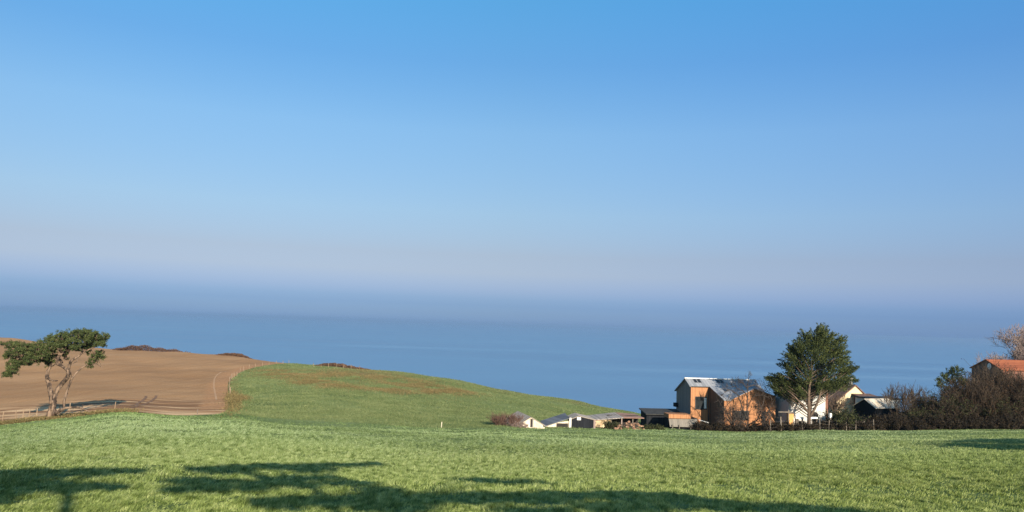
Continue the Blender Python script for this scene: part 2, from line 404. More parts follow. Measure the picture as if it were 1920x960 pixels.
def height(X, Y):
    X = np.atleast_1d(np.asarray(X, float)); Y = np.atleast_1d(np.asarray(Y, float))
    u = np.clip(X / np.maximum(Y, NEAR), COL_U[0], COL_U[-1])
    k = np.clip(np.searchsorted(COL_U, u) - 1, 0, len(COL_U) - 2)
    Z = np.stack([col_eval(i, Y) for i in range(len(COLS))])
    m = pchip_slopes(COL_U, Z)
    j = np.arange(len(u))
    return hermite(COL_U[k], COL_U[k+1], Z[k, j], Z[k+1, j], m[k, j], m[k+1, j], u) + wob(X, Y)
def edge(u):
    u = np.clip(np.asarray(u, float), COL_U[0], COL_U[-1])
    k = np.clip(np.searchsorted(COL_U, u) - 1, 0, len(COL_U) - 2)
    e = hermite(COL_U[k], COL_U[k+1], EDGE[k], EDGE[k+1], EDGE_M[k], EDGE_M[k+1], u)
    return e
_gu, _gy = np.linspace(COL_U[0], COL_U[-1], 700), np.arange(8.0, 300.0, 0.5)
_GT = None
def fast_height(X, Y):
    global _GT
    if _GT is None:
        gy, gu = np.meshgrid(_gy, _gu, indexing='ij')
        gx = gu*np.maximum(gy, NEAR)
        _GT = np.concatenate([height(gx[i].ravel(), gy[i].ravel())[None] - wob(gx[i], gy[i])[None] for i in range(len(_gy))])
    u = np.clip(X/np.maximum(Y, NEAR), _gu[0], _gu[-1] - 1e-6)
    a = (u - _gu[0])/(_gu[1] - _gu[0]); b = np.clip((Y - 8.0)/0.5, 0, len(_gy) - 1.001)
    i, j = a.astype(int), b.astype(int); fa, fb_ = a - i, b - j
    z = (_GT[j, i]*(1-fa) + _GT[j, i+1]*fa)*(1-fb_) + (_GT[j+1, i]*(1-fa) + _GT[j+1, i+1]*fa)*fb_
    return z + wob(X, Y)
def ground(x, y): return float(height(x, y)[0])
def hit(px, py, Ymin=8.0, Ymax=420.0):            # where the pixel's line of sight meets the ground
    d = ray(px, py); d = d / d[1]
    Y = np.arange(Ymin, Ymax, 0.25)
    below = d[2]*Y < height(d[0]*Y, Y)
    i = int(np.argmax(below)) if below.any() else len(Y) - 1
    return d * Y[i]
# boundary between the ploughed field and the hill pasture: (distance, px)
BND = [(92, 428), (97, 440), (104, 445), (120, 444), (150, 441), (175, 446), (205, 462), (232, 492), (258, 528), (280, 556), (310, 570), (700, 590)]
BY = np.array([b[0] for b in BND], float); BU = np.array([(b[1] - CX) / F_PX for b in BND])
BM = pchip_slopes(BY, BU)
def bound(Y):
    Y = np.clip(np.asarray(Y, float), BY[0], BY[-1])
    k = np.clip(np.searchsorted(BY, Y) - 1, 0, len(BY) - 2)
    return hermite(BY[k], BY[k+1], BU[k], BU[k+1], BM[k], BM[k+1], Y)

def sheet(name, U, Y, mat, attrs=None):           # structured grid (rows, cols)
    X = U * np.maximum(Y, NEAR)
    Z = height(X.ravel(), Y.ravel()).reshape(X.shape)
    V = np.stack([X, Y, Z], -1).reshape(-1, 3)
    r, c = X.shape
    i = np.arange(r - 1)[:, None]*c + np.arange(c - 1)[None, :]
    F = np.stack([i, i + 1, i + c + 1, i + c], -1).reshape(-1, 4)
    me = np_mesh(name, V, F, smooth=True)
    for k, a in (attrs or {}).items():
        at_ = me.attributes.new(k, 'FLOAT', 'POINT'); at_.data.foreach_set('value', np.ascontiguousarray(a.ravel(), dtype=np.float32))
    o = link(name, me, mat); o['kind'] = 'structure'
    return o

# ground materials --------------------------------------------------------------------------
def mat_grass_ground(name, lo, mid, hi, bump=0.7, patches=None, pale=None):
    m, n, l, p = new_mat(name)
    g = n.new('ShaderNodeNewGeometry')
    def noise(sc, det, w=None):
        t = n.new('ShaderNodeTexNoise'); t.inputs['Scale'].default_value = sc; t.inputs['Detail'].default_value = det
        t.inputs['Roughness'].default_value = 0.65
        l.new(g.outputs['Position'], t.inputs[0]); return t
    a, b = noise(1.6, 8), noise(0.07, 5)
    s = n.new('ShaderNodeMath'); s.operation = 'MULTIPLY_ADD'; s.inputs[1].default_value = 0.6
    l.new(b.outputs['Fac'], s.inputs[0])
    s2 = n.new('ShaderNodeMath'); s2.operation = 'MULTIPLY'; s2.inputs[1].default_value = 0.42
    l.new(a.outputs['Fac'], s2.inputs[0]); l.new(s2.outputs[0], s.inputs[2])
    c = ramp(n, [(0.36, lo), (0.5, mid), (0.66, hi)]); l.new(s.outputs[0], c.inputs[0])
    last = c.outputs[0]
    if patches:
        at_ = n.new('ShaderNodeAttribute'); at_.attribute_name = 'rough'
        t3 = noise(0.35, 6)
        mm = n.new('ShaderNodeMath'); mm.operation = 'MULTIPLY_ADD'; mm.inputs[1].default_value = 1.6; mm.inputs[2].default_value = -0.8
        l.new(t3.outputs['Fac'], mm.inputs[0])
        ad = n.new('ShaderNodeMath'); ad.operation = 'ADD'; ad.use_clamp = True; l.new(at_.outputs['Fac'], ad.inputs[0]); l.new(mm.outputs[0], ad.inputs[1])
        mu = n.new('ShaderNodeMath'); mu.operation = 'MULTIPLY'; mu.use_clamp = True; l.new(ad.outputs[0], mu.inputs[0]); l.new(at_.outputs['Fac'], mu.inputs[1])
        pc = ramp(n, [(0.35, patches[0]), (0.65, patches[1])]); l.new(a.outputs['Fac'], pc.inputs[0])
        mx = n.new('ShaderNodeMix'); mx.data_type = 'RGBA'; l.new(mu.outputs[0], mx.inputs['Factor']); l.new(last, mx.inputs['A']); l.new(pc.outputs[0], mx.inputs['B'])
        last = mx.outputs['Result']
    l.new(last, p.inputs['Base Color']); p.inputs['Roughness'].default_value = 0.95; p.inputs['Specular IOR Level'].default_value = 0.1
    bt = noise(2.3, 6)
    bp = n.new('ShaderNodeBump'); bp.inputs['Strength'].default_value = bump; bp.inputs['Distance'].default_value = 0.25
    l.new(bt.outputs['Fac'], bp.inputs['Height']); l.new(bp.outputs[0], p.inputs['Normal'])
    return m
M['meadow'] = mat_grass_ground('meadow_ground', (0.06, 0.09, 0.022), (0.12, 0.165, 0.05), (0.22, 0.27, 0.12))
M['hill'] = mat_grass_ground('hill_pasture', (0.095, 0.125, 0.036), (0.16, 0.205, 0.062), (0.225, 0.26, 0.10), bump=1.0, patches=((0.15, 0.12, 0.04), (0.30, 0.19, 0.085)))

def mat_soil():
    m, n, l, p = new_mat('ploughed_soil')
    g = n.new('ShaderNodeNewGeometry')
    mp = n.new('ShaderNodeMapping'); mp.inputs['Rotation'].default_value = (0, 0, R(-24)); mp.inputs['Scale'].default_value = (1.4, 0.035, 1)
    l.new(g.outputs['Position'], mp.inputs[0])
    fur = n.new('ShaderNodeTexNoise'); fur.inputs['Scale'].default_value = 0.5; fur.inputs['Detail'].default_value = 6; l.new(mp.outputs[0], fur.inputs[0])
    mp2 = n.new('ShaderNodeMapping'); mp2.inputs['Rotation'].default_value = (0, 0, R(4)); mp2.inputs['Scale'].default_value = (0.022, 0.42, 1)
    l.new(g.outputs['Position'], mp2.inputs[0])
    hd = n.new('ShaderNodeTexNoise'); hd.inputs['Scale'].default_value = 1.0; hd.inputs['Detail'].default_value = 5; l.new(mp2.outputs[0], hd.inputs[0])
    big = n.new('ShaderNodeTexNoise'); big.inputs['Scale'].default_value = 0.03; big.inputs['Detail'].default_value = 5; l.new(g.outputs['Position'], big.inputs[0])
    fine = n.new('ShaderNodeTexNoise'); fine.inputs['Scale'].default_value = 3.0; fine.inputs['Detail'].default_value = 6; l.new(g.outputs['Position'], fine.inputs[0])
    def mth(op, a, b):
        q = n.new('ShaderNodeMath'); q.operation = op
        for i, v in enumerate((a, b)):
            if isinstance(v, (int, float)): q.inputs[i].default_value = v
            else: l.new(v, q.inputs[i])
        return q.outputs[0]
    s = mth('ADD', mth('ADD', mth('MULTIPLY', fur.outputs['Fac'], 0.20), mth('MULTIPLY', big.outputs['Fac'], 0.45)), mth('MULTIPLY', fine.outputs['Fac'], 0.35))
    c = ramp(n, [(0.40, (0.30, 0.165, 0.075)), (0.5, (0.365, 0.208, 0.098)), (0.60, (0.43, 0.255, 0.128))]); l.new(s, c.inputs[0])
    c2 = ramp(n, [(0.40, (0.20, 0.105, 0.05)), (0.47, (0.36, 0.20, 0.095)), (0.53, (0.42, 0.245, 0.125)), (0.59, (0.64, 0.43, 0.24))]); l.new(hd.outputs['Fac'], c2.inputs[0])
    at_ = n.new('ShaderNodeAttribute'); at_.attribute_name = 'headland'
    mx = n.new('ShaderNodeMix'); mx.data_type = 'RGBA'; l.new(at_.outputs['Fac'], mx.inputs['Factor']); l.new(c.outputs[0], mx.inputs['A']); l.new(c2.outputs[0], mx.inputs['B'])
    st_ = n.new('ShaderNodeAttribute'); st_.attribute_name = 'strip'
    c3 = ramp(n, [(0.40, (0.34, 0.172, 0.078)), (0.6, (0.47, 0.262, 0.125))]); l.new(fine.outputs['Fac'], c3.inputs[0])
    mx3 = n.new('ShaderNodeMix'); mx3.data_type = 'RGBA'; l.new(st_.outputs['Fac'], mx3.inputs['Factor']); l.new(mx.outputs['Result'], mx3.inputs['A']); l.new(c3.outputs[0], mx3.inputs['B'])
    l.new(mx3.outputs['Result'], p.inputs['Base Color']); p.inputs['Roughness'].default_value = 0.95; p.inputs['Specular IOR Level'].default_value = 0.1
    bp = n.new('ShaderNodeBump'); bp.inputs['Strength'].default_value = 0.6; bp.inputs['Distance'].default_value = 0.12
    l.new(mth('ADD', fine.outputs['Fac'], fur.outputs['Fac']), bp.inputs['Height']); l.new(bp.outputs[0], p.inputs['Normal'])
    return m
M['soil'] = mat_soil()

def mat_sea():
    m, n, l, p = new_mat('sea_water')
    g = n.new('ShaderNodeNewGeometry')
    mp = n.new('ShaderNodeMapping'); mp.inputs['Scale'].default_value = (0.0009, 0.0045, 1); mp.inputs['Rotation'].default_value = (0, 0, R(6))
    l.new(g.outputs['Position'], mp.inputs[0])
    t = n.new('ShaderNodeTexNoise'); t.inputs['Scale'].default_value = 1.0; t.inputs['Detail'].default_value = 7; l.new(mp.outputs[0], t.inputs[0])
    c = ramp(n, [(0.32, (0.082, 0.178, 0.315)), (0.5, (0.114, 0.232, 0.380)), (0.68, (0.155, 0.285, 0.435))]); l.new(t.outputs['Fac'], c.inputs[0]); l.new(c.outputs[0], p.inputs['Base Color'])
    rr = ramp(n, [(0.3, (0.30, 0.30, 0.30)), (0.7, (0.48, 0.48, 0.48))]); l.new(t.outputs['Fac'], rr.inputs[0]); l.new(rr.outputs[0], p.inputs['Roughness'])
    p.inputs['IOR'].default_value = 1.33
    w = n.new('ShaderNodeTexNoise'); w.inputs['Scale'].default_value = 0.12; w.inputs['Detail'].default_value = 8
    mp2 = n.new('ShaderNodeMapping'); mp2.inputs['Scale'].default_value = (0.5, 1, 1); l.new(g.outputs['Position'], mp2.inputs[0]); l.new(mp2.outputs[0], w.inputs[0])
    b = n.new('ShaderNodeBump'); b.inputs['Strength'].default_value = 0.25; b.inputs['Distance'].default_value = 1.0
    l.new(w.outputs['Fac'], b.inputs['Height']); l.new(b.outputs[0], p.inputs['Normal'])
    return m
M['sea'] = mat_sea()

# ground sheets -----------------------------------------------------------------------------
U = np.linspace(-1.9, 1.9, 420)[None, :].repeat(330, 0)
tt = np.concatenate([np.linspace(-0.9, 0, 40, endpoint=False), np.linspace(0, 1, 290)])[:, None]
Ym = np.where(tt < 0, tt*110, tt*edge(U))
meadow = sheet('meadow', U, Ym, M['meadow'])

FARY = 640.0
def far_rows(U0, n=230):
    e = edge(U0)
    s = np.linspace(0, 1, n)[:, None] ** 1.6
    return e, s
# ploughed field: from far left to the boundary; rows share the parameter s so that the two sheets meet on one line
n_r = 240
s_ = np.linspace(0, 1, n_r) ** 1.7
e_b = float(edge(BU[0]))
Yb = e_b + s_*(FARY - e_b)                          # rows of the shared boundary
Ub = bound(Yb)
def side_sheet(Uend, n_c, left):
    w = np.linspace(0, 1, n_c)[None, :]
    Uo = Uend if np.ndim(Uend) else np.full(n_r, Uend)
    Us = (Uo[:, None]*(1 - w) + Ub[:, None]*w) if left else (Ub[:, None]*(1 - w) + Uo[:, None]*w)
    # distance: each row starts on the meadow's edge (s=0) and runs out to FARY
    Ys = edge(Us)*(1 - s_[:, None]) + FARY*s_[:, None]
    k = w if left else 1 - w
    k = k**12
    Ys = Ys*(1 - k) + Yb[:, None]*k
    Ys[0] = edge(Us[0])
    return Us, Ys
Us, Ys = side_sheet(-1.5, 330, True)
dist_edge = Ys - edge(Us)
dist_bound = (bound(Ys) - Us)*Ys
hl = np.clip(1 - (dist_edge - 24)/7.0, 0, 1)
ploughed = sheet('ploughed_field', Us, Ys, M['soil'], {'headland': hl, 'strip': np.clip(4.2 - dist_bound, 0, 1)*np.clip((dist_edge - 6)/6, 0, 1)*0.8})
Uh, Yh = side_sheet(1.5, 460, False)
def blob(U_, Y_, px, Y0, wp, wy):
    return np.exp(-(((U_*F_PX + CX - px)/wp)**2 + ((Y_ - Y0)/wy)**2))
rough = 1.0*blob(Uh, Yh, 560, 190, 45, 18) + 0.9*blob(Uh, Yh, 600, 160, 35, 8) + 0.7*blob(Uh, Yh, 690, 215, 80, 22) \
    + 1.0*blob(Uh, Yh, 800, 172, 55, 13) + 0.8*blob(Uh, Yh, 740, 160, 50, 8) + 0.55*blob(Uh, Yh, 640, 148, 60, 5) + 0.4*blob(Uh, Yh, 950, 215, 60, 22) \
    + 0.9*np.exp(-((Uh - bound(Yh))*Yh/2.5)**2)*(Yh < 190) + 0.5*blob(Uh, Yh, 1090, 205, 60, 10) + 0.35*np.clip((Yh - 165)/70, 0, 1)
rough = np.where(Yh < 118, rough*np.clip((Yh - 93)/20, 0.0, 1), rough)
hillside = sheet('hillside', Uh, Yh, M['hill'], {'rough': np.clip(rough, 0, 1)})

sea_m = MB().poly([(-45000, 150, SEA), (45000, 150, SEA), (45000, 45000, SEA), (-45000, 45000, SEA)])
sea = sea_m.build('sea', M['sea']); sea['kind'] = 'structure'

# air -----------------------------------------------------------------------------------------
hz = bpy.data.materials.new('haze'); hz.use_nodes = True
hn, hlk = hz.node_tree.nodes, hz.node_tree.links
hn.clear()
pv = hn.new('ShaderNodeVolumePrincipled')
pv.inputs['Color'].default_value = (0.188, 0.302, 0.465, 1)
pv.inputs['Density'].default_value = 0.00010
pv.inputs['Anisotropy'].default_value = 0.0
ho = hn.new('ShaderNodeOutputMaterial'); hlk.new(pv.outputs[0], ho.inputs['Volume'])
haze = MB().box(-46000, 46000, -1000, 46000, SEA - 6, 14.0).build('haze', hz)
haze['kind'] = 'stuff'

# ------------------------------------------------------------------ grass of the meadow
def vnoise(x, y, seed):
    """smooth value noise in [0, 1]"""
    T = np.random.default_rng(seed).uniform(0, 1, (256, 256))
    xi, yi = np.floor(x).astype(int), np.floor(y).astype(int)
    fx, fy = x - xi, y - yi
    fx, fy = fx*fx*(3 - 2*fx), fy*fy*(3 - 2*fy)
    g = lambda a, b: T[a % 256, b % 256]
    return (g(xi, yi)*(1-fx) + g(xi+1, yi)*fx)*(1-fy) + (g(xi, yi+1)*(1-fx) + g(xi+1, yi+1)*fx)*fy
def fbm(x, y, seed, o=3):
    v, a, t = 0, 1, 0
    for i in range(o):
        v = v + a*vnoise(x*2**i + 17*i, y*2**i + 5*i, seed + i); t += a; a *= 0.55
    return v/t
def grass_mesh(n, Ya, Yb_, nb, seed, fine):
    r = np.random.default_rng(seed)
    px = r.uniform(-320, 2240, n)
    # even cover of the picture: tufts thin out with distance
    q = r.uniform(0, 1, n)
    Y = 1.0/((1/Ya)*(1 - q) + (1/Yb_)*q)
    u = (px - CX)/F_PX
    ok = Y < edge(u) - 0.1
    u, Y = u[ok], Y[ok]
    X = u*np.maximum(Y, NEAR)
    X = np.where(Y < NEAR, u*Y*1.15, X)
    k = Y/15.0
    patch = 0.35*fbm(X*1.3, Y*0.5, 3, 4) + 0.65*fbm(X*4.0, Y*1.8, 9, 2)
    patch = np.clip((patch - 0.30)/0.40, 0, 1)
    keep = r.uniform(size=len(X)) < 0.22 + 0.78*patch            # tussocks with thin places between
    X, Y, k, patch = X[keep], Y[keep], k[keep], patch[keep]
    n = len(X)
    Z = fast_height(X, Y)
    h = (0.032 + 0.085*patch**1.2*r.uniform(0.4, 1.15, n))*np.clip(k, 0.7, 1.8)**0.4
    w = 0.0068*np.clip(k, 0.8, 8)**0.8
    P = np.repeat(np.stack([X, Y, Z], -1), nb, 0)
    H = np.repeat(h, nb)*r.uniform(0.5, 1.2, n*nb); Wd = np.repeat(w, nb)
    sp = np.repeat(0.05*np.clip(k, 1, 6)**0.7, nb)
    P[:, 0] += r.normal(size=n*nb)*sp; P[:, 1] += r.normal(size=n*nb)*sp
    P[:, 2] = fast_height(P[:, 0], P[:, 1]) - 0.01
    a = r.uniform(0, 2*math.pi, n*nb)
    wx, wy = np.cos(a)*Wd, np.sin(a)*Wd
    lean = H*r.uniform(0.2, 1.3, n*nb); b = r.normal(size=n*nb)*1.0 + 0.4*np.repeat(np.sin(X*0.2 + Y*0.11)*3, nb)
    tip = P + np.stack([np.cos(b)*lean, np.sin(b)*lean, H], -1)
    off = np.stack([wx, wy, 0*wx], -1)
    if not fine:
        V = np.stack([P - off, P + off, tip], 1).reshape(-1, 3)
        return V, np.arange(3*n*nb).reshape(-1, 3)
    mid = P + np.stack([np.cos(b)*lean*0.35, np.sin(b)*lean*0.35, H*0.6], -1)
    V = np.stack([P - off, P + off, mid + off*0.8, mid - off*0.8, tip], 1).reshape(-1, 3)
    i = np.arange(n*nb)[:, None]*5
    return V, np.concatenate([i + np.array([0, 1, 2]), i + np.array([0, 2, 3]), i + np.array([3, 2, 4])])
def both_grass():
    V1, F1 = grass_mesh(225000, 9.0, 40.0, 5, 11, True)
    V2, F2 = grass_mesh(500000, 21.0, 122.0, 4, 12, False)
    return np_mesh('grass', np.concatenate([V1, V2]), np.concatenate([F1, F2 + len(V1)]))
def mat_meadow_grass():
    m, n, l, p = new_mat('grass_blades')
    g = n.new('ShaderNodeNewGeometry')
    def noise(sc, stretch, det):
        mp = n.new('ShaderNodeMapping'); mp.inputs['Scale'].default_value = stretch; l.new(g.outputs['Position'], mp.inputs[0])
        t = n.new('ShaderNodeTexNoise'); t.inputs['Scale'].default_value = sc; t.inputs['Detail'].default_value = det; l.new(mp.outputs[0], t.inputs[0]); return t.outputs['Fac']
    def mth(op, a, b):
        q = n.new('ShaderNodeMath'); q.operation = op
        for i, v in enumerate((a, b)):
            if isinstance(v, (int, float)): q.inputs[i].default_value = v
            else: l.new(v, q.inputs[i])
        return q.outputs[0]
    s1 = mth('MULTIPLY', noise(4.6, (1, 0.42, 0), 4), 0.66)          # tussocks
    s2 = mth('MULTIPLY', noise(0.05, (1, 1, 0), 4), 0.24)            # frosted and growing areas
    s3 = mth('MULTIPLY', g.outputs['Random Per Island'], 0.14)
    f = mth('ADD', mth('ADD', s1, s2), s3)
    c = ramp(n, [(0.37, (0.055, 0.082, 0.016)), (0.45, (0.125, 0.17, 0.05)), (0.52, (0.235, 0.285, 0.11)), (0.63, (0.40, 0.435, 0.225))])
    l.new(f, c.inputs[0])
    sp = n.new('ShaderNodeSeparateXYZ'); l.new(g.outputs['Position'], sp.inputs[0])
    yr = n.new('ShaderNodeMapRange'); yr.inputs['From Min'].default_value = 10.0; yr.inputs['From Max'].default_value = 120.0; l.new(mth('SUBTRACT', sp.outputs['Y'], mth('MULTIPLY', sp.outputs['X'], 0.7)), yr.inputs['Value'])
    gr = ramp(n, [(0.02, (0.90, 0.94, 0.64)), (0.22, (0.91, 0.965, 0.85)), (0.4, (0.87, 0.965, 0.99)), (0.70, (0.86, 0.965, 0.96)), (0.92, (0.76, 0.90, 0.72))])   # less hoar frost near and far
    l.new(yr.outputs[0], gr.inputs[0])
    cm = n.new('ShaderNodeMix'); cm.data_type = 'RGBA'; cm.blend_type = 'MULTIPLY'; cm.inputs['Factor'].default_value = 1.0
    l.new(c.outputs[0], cm.inputs['A']); l.new(gr.outputs[0], cm.inputs['B'])
    l.new(cm.outputs['Result'], p.inputs['Base Color'])
    p.inputs['Roughness'].default_value = 0.6; p.inputs['Specular IOR Level'].default_value = 0.25
    tr = n.new('ShaderNodeBsdfTranslucent'); l.new(cm.outputs['Result'], tr.inputs[0])
    mx = n.new('ShaderNodeMixShader'); mx.inputs[0].default_value = 0.28
    l.new(p.outputs[0], mx.inputs[1]); l.new(tr.outputs[0], mx.inputs[2]); l.new(mx.outputs[0], n['Material Output'].inputs['Surface'])
    return m
M['grass'] = mat_meadow_grass()
grass = link('grass', both_grass(), M['grass'])
tag(grass, 'short green winter grass tufts of the sloping meadow', 'grass', None, 'stuff')

# dead bracken and rank grass on the hill
def bracken_mesh():
    r = np.random.default_rng(5)
    C = []
    for px, Y0, wp, wy, n in ((560, 190, 36, 15, 1500), (600, 160, 26, 6, 700), (690, 212, 60, 18, 1300), (800, 172, 45, 10, 1900), (740, 160, 40, 6, 700), (452, 118, 6, 14, 900), (468, 120, 5, 3, 220), (535, 205, 38, 14, 1500), (620, 190, 45, 16, 1800), (705, 205, 50, 16, 1500), (790, 188, 60, 14, 2200), (850, 180, 36, 8, 1200), (650, 150, 50, 5, 700)):
        n = int(n*1.7); u = (r.normal(size=n)*wp*0.8 + px - CX)/F_PX; Y = r.normal(size=n)*wy*0.85 + Y0
        pn = fbm(u*Y*0.25, Y*0.12, 31, 3); kk = (pn > 0.44) | (Y < 125); u, Y = u[kk], Y[kk]
        ok = u > bound(Y) + 0.0015
        u, Y = u[ok], Y[ok]
        X = u*Y
        C.append(np.stack([X, Y, height(X, Y) + r.uniform(0.02, 0.35, len(X))], -1))
    # rank grass along the pine's bank
    n = 2600
    px = r.uniform(-30, 270, n); u = (px - CX)/F_PX
    Y = edge(u) + np.abs(r.normal(size=n))*1.1
    X = u*Y
    C.append(np.stack([X, Y, height(X, Y) + r.uniform(0.0, 0.22, n)], -1))
    C = np.concatenate(C)
    return leaves('bracken', np.repeat(C, 3, 0) + r.normal(size=(3*len(C), 3))*np.array([0.5, 0.5, 0.05]), 0.26, r, out=np.array([0, 0, 0.9]), aspect=0.22)
def hill_tufts():
    r = np.random.default_rng(15)
    n = 420000
    Y = 1/r.uniform(1/285, 1/92.5, n); px = r.uniform(425, 1260, n); u = (px - CX)/F_PX
    ok = (u > bound(Y) + 0.001) & (Y > edge(u) + 0.2)
    u, Y = u[ok], Y[ok]; X = u*Y
    p = fbm(X*0.16, Y*0.16, 21, 4); k = r.uniform(size=len(X)) < np.clip((p - 0.30)*4, 0.25, 1)
    X, Y = X[k], Y[k]; n = len(X)
    P = np.stack([X, Y, fast_height(X, Y) - 0.01], -1)
    H = r.uniform(0.06, 0.22, n); a = r.uniform(0, 6.28, n); w = 0.028*(Y/100)
    off = np.stack([np.cos(a)*w, np.sin(a)*w, 0*w], -1)
    b = r.uniform(0, 6.28, n); tip = P + np.stack([np.cos(b)*H*0.6, np.sin(b)*H*0.6, H], -1)
    return np_mesh('hill_grass', np.stack([P - off, P + off, tip], 1).reshape(-1, 3), np.arange(3*n).reshape(-1, 3))
M['hill_grass'] = mat_leaf('hill_grass', [(0.28, (0.075, 0.105, 0.035)), (0.5, (0.135, 0.175, 0.066)), (0.75, (0.21, 0.235, 0.105))], patch=0.22)
hg = link('hill_grass', hill_tufts(), M['hill_grass'])
tag(hg, 'rough pasture grass on the green hill above the sheds', 'grass', None, 'stuff')
brk = link('bracken', bracken_mesh(), M['bracken'])
tag(brk, 'dead bracken and rank yellow grass in patches on the hill and bank', 'bracken', None, 'stuff')

# tyre tracks at the headland: shallow ruts lying on the soil
M['rut'] = mat_noise('rut_soil', [(0.3, (0.17, 0.09, 0.045)), (0.7, (0.25, 0.14, 0.07))], 1.0)
def ribbon(name, pix, width, mat, parent, lift=0.03):
    P = smooth_line([hit(a, b) for a, b in pix], 12)
    t = np.gradient(P, axis=0); t[:, 2] = 0; t /= np.linalg.norm(t, axis=1)[:, None]
    nrm = np.stack([-t[:, 1], t[:, 0], 0*t[:, 0]], -1)*width/2
    A, B = P + nrm, P - nrm
    for Q in (A, B): Q[:, 2] = height(Q[:, 0], Q[:, 1]) + lift
    V = np.concatenate([A, B]); k = len(P); i = np.arange(k - 1)
    return link(name, np_mesh(name, V, np.stack([i, i + 1, i + k + 1, i + k], -1)), mat, parent)
ribbon('tyre_track', [(190, 763), (221.7, 761.7), (246.7, 760.8), (261.7, 754.5), (271.7, 747.5), (274, 743)], 0.38, M['rut'], ploughed)
ribbon('tyre_track', [(190, 769), (216.7, 767), (246.7, 764.5), (268, 759.5), (280, 754), (290, 747.5), (293, 742)], 0.38, M['rut'], ploughed)
M['pale_soil'] = mat_noise('pale_soil', [(0.3, (0.40, 0.23, 0.115)), (0.7, (0.52, 0.32, 0.17))], 1.5)
ribbon('headland_furrow', [(424, 697), (410, 701), (403, 709), (401, 722), (403, 736), (406, 750)], 0.28, M['pale_soil'], ploughed)

# ------------------------------------------------------------------ trees
def grow(lines, p, d, length, rad, depth, r, spread=0.6, up=0.15, kids=(3, 5), shrink=0.68, bend=0.25, minr=0.012):
    d = d/np.linalg.norm(d)
    k = 5 if depth > 1 else 4
    pts = [p]; dd = d.copy()
    for i in range(k):
        dd = dd + r.normal(size=3)*bend*0.5 + np.array([0, 0, up*0.4]); dd /= np.linalg.norm(dd)
        pts.append(pts[-1] + dd*length/k)
    pts = np.array(pts)
    rr = np.linspace(rad, max(rad*0.5, minr*0.7), len(pts))
    lines.append((pts, rr))
    if depth <= 0: return
    for c in range(r.integers(kids[0], kids[1] + 1)):
        f = r.uniform(0.35, 1.0)
        i = min(int(f*k), k - 1); q = pts[i] + (pts[i+1] - pts[i])*(f*k - i)
        s = r.normal(size=3); s -= s.dot(dd)*dd; s /= np.linalg.norm(s)
        nd = dd*(1 - spread*0.5) + s*spread*r.uniform(0.7, 1.3) + np.array([0, 0, up])
        grow(lines, q, nd, length*shrink*r.uniform(0.75, 1.15), max(rad*0.55, minr), depth - 1, r, spread, up, kids, shrink, bend, minr)

def bare_tree(name, loc, h, label, cat, mat, seed, group=None, depth=5, stems=1, spread=0.75, rad=None, up=0.18, kids=(3, 4), lean=(0, 0), minr=0.014, first=0.3, rz=0.0):
    r = np.random.default_rng(seed)
    t = empty(name, loc, rz, label, cat, group)
    rad = rad or h*0.024
    trunk, tw = [], []
    for s in range(stems):
        a = r.uniform(0, 6.28)
        d = np.array([math.cos(a)*0.25*(stems > 1) + lean[0], math.sin(a)*0.25*(stems > 1) + lean[1], 1.0])
        L = []
        grow(L, np.array([r.normal()*0.15*(stems > 1), r.normal()*0.15*(stems > 1), -0.3]), d, h*first, rad, depth, r, spread, up, kids, 0.74, 0.3, minr)
        big = rad*0.32
        trunk += [x for x in L if x[1][0] >= big]; tw += [x for x in L if x[1][0] < big]
    link('trunk', tubes('trunk', trunk, 6), mat, t)
    if tw: link('crown', tubes('crown', tw, 3), mat, t)
    return t

def shrub(name, loc, w, h, label, cat, mat, seed, leafmat=None, n_leaf=0, n_stem=26, group=None, minr=0.012, depth=2, leafsize=0.2, ww=None):
    r = np.random.default_rng(seed)
    t = empty(name, loc, 0, label, cat, group)
    L = []
    for s in range(n_stem):
        a = r.uniform(0, 6.28); q = r.uniform(0, 1)**0.5
        base = np.array([math.cos(a)*q*w*0.28, math.sin(a)*q*(ww or w)*0.28, -0.15])
        d = np.array([math.cos(a)*q*0.55*w/h, math.sin(a)*q*0.55*w/h, 1.0])
        grow(L, base, d, h*r.uniform(0.38, 0.6), 0.035*max(1, h/3), depth, r, 0.6, 0.15, (3, 5), 0.7, 0.3, minr)
    link('stem', tubes('stem', L, 3), mat, t)
    if leafmat is not None:
        ends = np.concatenate([x[0][1:] for x in L])
        k = r.integers(0, len(ends), n_leaf)
        C = ends[k] + r.normal(size=(n_leaf, 3))*0.16
        C = C[(C[:, 2] > 0.05)]
        link('foliage', leaves('foliage', C, leafsize, r), leafmat, t)
    return t

